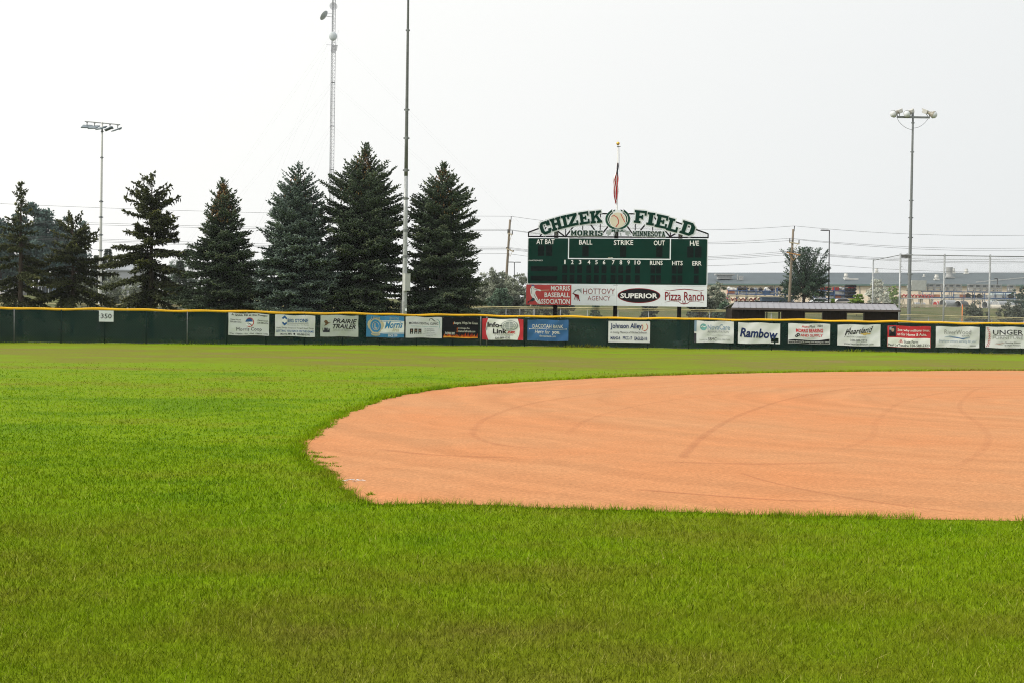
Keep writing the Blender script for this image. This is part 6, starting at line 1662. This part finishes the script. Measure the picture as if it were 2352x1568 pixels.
def machine_frame():
    Y = 226; x0 = W(2131, 668, Y).x; x1 = W(2330, 668, Y).x; z = zs[1] + .1; n = 13; w = (x1 - x0) / n; protof = None
    for i in range(n):
        if i in (5, 11): continue
        c = Vector((x0 + (i + .5) * w, Y, z))
        if protof is None:
            root = empty('machine_unit', c, 'grey steel machine frame set on top of the very long rack', 'machine frame', 'grey machine frames on the very long rack')
            m = MB(); h = 1.25; ww = w * .9
            for sx in (-1, 1):
                for sy in (-1, 1): m.bar((sx * ww / 2, sy * .4, 0), (sx * ww / 2, sy * .4, h), .11)
                m.bar((sx * ww / 2, -.4, h), (sx * ww / 2, .4, h), .11)
            for sy in (-1, 1):
                for zz in (.06, h * .6, h): m.bar((-ww / 2, sy * .4, zz), (ww / 2, sy * .4, zz), .12)
            m.build('frame', goods_m['grey'], root, local=True)
            k = MB(); k.box((0, .1, h * .36), (ww * .85, .5, .3)); k.build('pan', goods_m['white'], root, local=True); k = MB(); k.box((0, .42, h * .78), (ww * .9, .04, .35)); k.build('panel', mat('panel_dark', (.10, .11, .12), .5, .1), root, local=True); protof = root
        else: o = copy_tree(protof); o.location = c
    g = MB(); p = W(2107, 672, Y); g.box((p.x + .15, Y + .2, z + .9), (2.6, 1.4, 1.9)); g.box((p.x + .15, Y - .52, z + .9), (2.3, .06, 1.6)); g.box((p.x - 1.5, Y, z + .7), (.6, .7, .5)); tag(g.build('machine_housing', mat('housing_grey', (.40, .42, .40), .5, .1)), 'big grey machine housing at the left end of the very long rack', 'machine')
machine_frame()
# trestles loaded with red auger parts
def trestle(px0, px1, py_t, py_b, Y, label, red, n):
    zb = terr(Y); a = W(px0, py_t, Y); b = W(px1, py_t, Y); z = a.z * .5 + b.z * .5
    root = empty('trestle_table', ((a.x + b.x) / 2, Y, zb), label, 'trestle', 'long tan trestles in the yard')
    m = MB(); m.box(((a.x + b.x) / 2, Y, z), (b.x - a.x, 1.0, .22)); m.build('top_beam', M_trestle, root)
    x = a.x + .4
    while x < b.x - .2:
        k = MB(); k.bar((x - .35, Y - .4, zb), (x, Y - .4, z - .1), .11); k.bar((x + .35, Y - .4, zb), (x, Y - .4, z - .1), .11); k.bar((x, Y + .4, zb), (x, Y + .4, z - .1), .11); k.build('leg', M_trestle, root); x += 1.55
    L = MB(); L.bar((a.x, Y - .42, zb + .35), (b.x, Y - .42, zb + .35), .09); L.build('stretcher', M_trestle, root)
    pr = None
    for i in range(n):
        c = Vector((a.x + (b.x - a.x) * (i + .5) / n, Y, z + (.11 if red == 'above' else -.85)))
        if pr is None or True:
            if 'aug' not in proto:
                k = MB(); P = []
                for t in range(17):
                    an = t / 16 * math.pi * 3; P.append((-.5 + t / 16, math.cos(an) * .24, .26 + math.sin(an) * .24))
                k.tube(P, .07, 6); k.tube([(-.6, 0, .26), (.6, 0, .26)], .06, 6); k.box((-.45, 0, .04), (.1, .5, .08)); k.box((.45, 0, .04), (.1, .5, .08))
                o = proto['aug'] = k.build('auger_screw', goods_m['red'])
            else: o = proto['aug'].copy(); COL.objects.link(o)
            o.location = c; lb = 'red auger screw ' + ('on top of ' if red == 'above' else 'hanging under ') + label; tag(o, lb[:90], 'auger', 'red auger screws at ' + label)
trestle(1669, 1800, 681, 697, 214, 'the long tan trestle below the low rack', 'under', 14)
trestle(2066, 2168, 701.5, 711, 204, 'the tan trestle left of the big barrels', 'under', 9)
trestle(2068, 2140, 686, 697, 212, 'the short trestle in front of the cream wall', 'above', 9)
# big corrugated drums
def drum(px, py_c, rpx, Y, L, yaw, m_, label, open_end=True):
    c = W(px, py_c, Y); r = rpx / FPX * Y; c.z = terr(Y) + r + .02
    root = empty('steel_drum', (c.x, c.y, terr(Y)), label, 'drum', 'large corrugated drums lying in the yard')
    ax = Vector((math.cos(yaw), math.sin(yaw), 0)); n = 22; k = MB(); N = 20; vs = []; fs = []
    for i in range(n + 1):
        rr_ = r * (1.0 if i % 2 else .975)
        for j in range(N):
            a = 2 * math.pi * j / N; vs.append(c + ax * (i / n * L) + (Vector((-ax.y, ax.x, 0)) * math.cos(a) + Vector((0, 0, 1)) * math.sin(a)) * rr_)
    for i in range(n):
        for j in range(N): fs.append((i * N + j, i * N + (j + 1) % N, (i + 1) * N + (j + 1) % N, (i + 1) * N + j))
    fs.append(tuple((n) * N + j for j in range(N)))
    if not open_end: fs.append(tuple(range(N)))
    k.add(vs, fs); k.build('shell', m_, root)
    q = MB(); P = [c + (Vector((-ax.y, ax.x, 0)) * math.cos(2 * math.pi * j / 20) + Vector((0, 0, 1)) * math.sin(2 * math.pi * j / 20)) * r for j in range(21)]
    q.tube(P, .06, 6); q.build('rim', goods_m['white'], root)
cor = mat('corrugated_steel', (.36, .38, .40), .45, .2, 3.0, metal=.2); dk = mat('corrugated_dark', (.10, .105, .11), .55, .2, 3.0)
Yd = 206
drum(2165, 697, 10.5, Yd, 2.7, math.radians(28), cor, 'open galvanised drum right of the tan trestle')
drum(2188, 697, 9.5, Yd + 4, 2.4, math.radians(28), cor, 'galvanised drum tucked behind the open one by the trestle')
drum(2200, 698, 9.5, Yd, 2.0, math.radians(35), dk, 'dark weathered drum behind the bank bush')
drum(2262, 697, 9.5, Yd, 1.8, math.radians(20), cor, 'open drum between the two bank bushes, left one')
drum(2287, 697, 10, Yd - 2, 2.4, math.radians(30), cor, 'closed pale drum between the two bank bushes', False)
drum(2313, 697, 9, Yd, 1.8, math.radians(20), cor, 'open drum partly behind the right hand bank bush')
drum(2148, 698, 8.5, Yd + 5, 1.6, math.radians(20), goods_m['red'], 'red drum left of the galvanised drums', False)
drum(2052 + 48, 696, 7, Yd + 8, 1.9, math.radians(15), cor, 'pale drum above the tan trestle', False)
m = MB(); q = W(2292, 668, 228); q.z = terr(226) + 1.9; m.tube([(q.x - 1.0, 228, q.z), (q.x + 2.6, 228, q.z)], 1.35, 18); m.tube([(q.x - 1.05, 228, q.z), (q.x - .95, 228, q.z)], 1.42, 18); m.box((q.x + .2, 228, q.z - 1.5), (.3, 2, .9)); m.box((q.x + 1.8, 228, q.z - 1.5), (.3, 2, .9))
tag(m.build('storage_tank', mat('tank_pale', (.50, .58, .60), .4, .06), smooth=False), 'pale round tank lying behind the machine frames', 'tank')
m = MB(); q = W(2272, 709, 200); z = terr(200); m.tube([(q.x, 200, z + .42), (q.x + 5.6, 200, z + .42)], .40, 14); m.tube([(q.x, 200, z + .42), (q.x + .1, 200, z + .42)], .44, 14)
tag(m.build('pipe', mat('pipe_cream', (.52, .50, .43), .5, .08), smooth=True), 'long cream pipe lying in front of the drums', 'pipe')
m = MB(); q = W(1953, 684, 214); z = terr(214)
for i in range(7): m.tube([(q.x, 214, z + .1 + i * .55), (q.x, 214, z + .52 + i * .55)], .95, 16); m.tube([(q.x, 214, z + .22 + i * .55), (q.x, 214, z + .40 + i * .55)], 1.02, 16)
tag(m.build('tyre_stack', mat('rubber', (.014, .015, .018), .7, .2), smooth=False), 'stack of black tyres at the right end of the tall rack', 'tyre stack')
m = MB(); q = W(1782, 688, 210); z = terr(210); m.box((q.x, 210, z + .75), (5.0, 1.6, 1.3)); m.box((q.x, 210, z + 1.45), (5.2, 1.8, .12))
for k in range(5): m.box((q.x - 2 + k, 209.15, z + .75), (.10, .1, 1.3))
tag(m.build('skip', mat('skip_blue', (.055, .085, .13), .6, .15)), 'dark blue skip under the long tan trestle', 'skip')
m = MB(); q = W(1950.5, 692, 208); z = terr(208); m.box((q.x, 208, z + .7), (1.3, 1.3, 1.4)); m.box((q.x, 208, z + 1.43), (1.4, 1.4, .08)); m.box((q.x, 207.3, z + .7), (.9, .06, 1.0))
tag(m.build('yellow_bin', mat('bin_yellow', (.66, .52, .22), .6, .1)), 'pale yellow bin at the foot of the tall rack', 'bin')
# tarpaulined load and parked white cars by the dugout
def car(px, Y, L, label, paint):
    p = W(px, 697, Y); z = terr(Y); root = empty('parked_car', (p.x, Y, z), label, 'car', None)
    prof = [(-.5, .30), (-.5, .62), (-.47, .78), (-.28, .86), (-.16, 1.36), (.17, 1.42), (.34, .98), (.47, .90), (.5, .62), (.5, .30)]
    m = MB(); m.prism([(x * L, -.85, h) for x, h in prof], (0, 1.7, 0)); b = m.build('body', paint, root, local=True)
    g = MB(); gp = [(-.26, .90), (-.15, 1.31), (.16, 1.36), (.31, 1.0)]; g.prism([(x * L, -.865, h) for x, h in gp], (0, 1.73, 0)); g.build('windows', mat('car_glass', (.02, .025, .03), .1, .05, 1.0, spec=.5), root, local=True)
    for sx in (-.31, .30):
        for sy in (-.8, .8):
            w = MB(); w.tube([(sx * L, sy - .1, .32), (sx * L, sy + .1, .32)], .33, 14); o = w.build('wheel', mat('rubber', (.014, .015, .018), .7, .2), root, local=True)
            w = MB(); w.tube([(sx * L, sy - .115, .32), (sx * L, sy + .115, .32)], .19, 10); r_ = w.build('rim', goods_m['grey'], None); r_.parent = o
    for sx in (.495,):
        for sy in (-.6, .6): h = MB(); h.box((sx * L, sy, .68), (.08, .35, .14)); h.build('headlight', goods_m['white'], root, local=True)
car(1880, 196, 4.5, 'white parked car showing over the dugout roof', mat('car_white', (.62, .65, .68), .25, .03))
car(1932, 198, 4.3, 'pale parked car lower behind the dugout roof, right of the yellow green bush', mat('car_pale', (.60, .58, .55), .25, .03))

# houses and a loader glimpsed behind the spruces
def house(px0, px1, py_e, py_r, Y, label, wallm, roofm):
    a = W(px0, py_e, Y); b = W(px1, py_e, Y); zb = terr(Y) - .2; ze = a.z; zr = W((px0 + px1) / 2, py_r, Y).z; D = 8
    root = empty('house', ((a.x + b.x) / 2, Y, zb), label, 'house', 'houses glimpsed behind the left spruces')
    m = MB(); m.prism([(a.x, Y, zb), (b.x, Y, zb), (b.x, Y, ze), (a.x, Y, ze)], (0, D, 0)); m.build('wall', wallm, root)
    r_ = MB(); r_.prism([(a.x - .4, Y - .4, ze), (b.x + .4, Y - .4, ze), (b.x + .4, Y + D / 2, zr), (a.x - .4, Y + D / 2, zr)], (0, 0, .15)); r_.prism([(a.x - .4, Y + D + .4, ze), (b.x + .4, Y + D + .4, ze), (b.x + .4, Y + D / 2 + .02, zr), (a.x - .4, Y + D / 2 + .02, zr)], (0, 0, .15))
    g = MB(); 
    for x in (a.x + .01, b.x - .11): r_.prism([(x, Y + .05, ze), (x, Y + D - .05, ze), (x, Y + D / 2, zr - .02)], (.1, 0, 0), 1)
    r_.build('roof', [roofm, wallm], root)
    n = max(2, int((b.x - a.x) / 3))
    for i in range(n):
        x = a.x + (b.x - a.x) * (i + .5) / n; w = MB(); w.box((x, Y - .02, (zb + ze) / 2 + .3), (1.1, .1, 1.2)); f = w.build('window', mat('house_glass', (.05, .06, .07), .2, .1), root)
        w = MB(); w.box((x, Y - .09, (zb + ze) / 2 + .3), (.06, .05, 1.2)); w.box((x, Y - .06, (zb + ze) / 2 - .35), (1.3, .12, .08)); w.build('frame', M_whitepaint, f)
hw = mat('house_white', (.62, .62, .60), .6, .05); hg = mat('shingle_grey', (.22, .24, .26), .8, .1); hp = mat('house_pale', (.45, .47, .50), .6, .05)
house(-30, 24, 655, 636, 225, 'white house behind the thin leftmost spruce', hw, hg)
house(246, 334, 622, 603, 232, 'low grey roofed house right of the pale lamp mast', hp, mat('roof_pale', (.42, .45, .48), .6, .06))
house(88, 120, 660, 648, 215, 'small blue grey house between the two leftmost spruces', mat('house_blue', (.16, .22, .32), .6, .06), hg)
def loader():
    Y = 190; p = W(1012, 690, Y); z = terr(Y); x = p.x
    root = empty('wheel_loader', (x, Y, z), 'yellow loader glimpsed through the columnar spruce', 'loader'); ye = mat('loader_yellow', (.62, .34, .03), .5, .15)
    m = MB(); m.box((-.6, 0, 1.3), (3.2, 1.8, 1.0)); m.box((-1.7, 0, 1.6), (1.0, 1.7, .8)); m.build('body', ye, root, local=True)
    m = MB(); m.box((.1, 0, 2.35), (1.3, 1.5, 1.1)); m.box((.1, 0, 2.96), (1.5, 1.7, .12)); m.build('cab', mat('cab_dark', (.05, .05, .055), .3, .1), root, local=True)
    m = MB()
    for sy in (-.6, .6): m.bar((.8, sy, 1.7), (2.6, sy, 2.4), .22, .3)
    m.box((3.0, 0, 2.4), (.8, 2.2, .8)); m.build('boom', ye, root, local=True)
    for sx in (-1.4, 1.1):
        for sy in (-.9, .9): w = MB(); w.tube([(sx, sy - .25, .7), (sx, sy + .25, .7)], .7, 14); w.build('wheel', MATS['rubber'], root, local=True)
loader()

# bare ground strip at the yard edge, seen between the spruce trunks and right of the dugout
V = []; F = []
for i in range(81):
    x = -130 + 260 * i / 80
    for k, (y0, h) in enumerate(((193.5, .05), (197.5, .07))):
        yy = y0 + .5 * math.sin(x * .21 + k); V.append((x, yy, terr(yy) + .35 + h))
for i in range(80): F.append((2 * i, 2 * i + 2, 2 * i + 3, 2 * i + 1))
tag(np_mesh('yard_road', np.array(V), np.array(F), mat('gravel_road', (.34, .30, .25), .9, .15, 2.0), smooth=True), 'tan gravel strip along the yard edge', None, None, 'structure')

# ------------------------------------------------------------------ smoky summer haze
m = MB(); m.box((0, 325, 57), (1240, 780, 119))
hz = bpy.data.materials.new('haze'); hz.use_nodes = True; n = hz.node_tree.nodes; n.clear()
ho = n.new('ShaderNodeOutputMaterial'); pv = n.new('ShaderNodeVolumePrincipled')
pv.inputs['Color'].default_value = (.90, .94, .98, 1); pv.inputs['Density'].default_value = 0.00015; pv.inputs['Anisotropy'].default_value = .2
hz.node_tree.links.new(pv.outputs[0], ho.inputs['Volume'])
ob = m.build('haze', hz); tag(ob, 'thin pale summer haze over the whole field', 'haze', None, 'stuff')
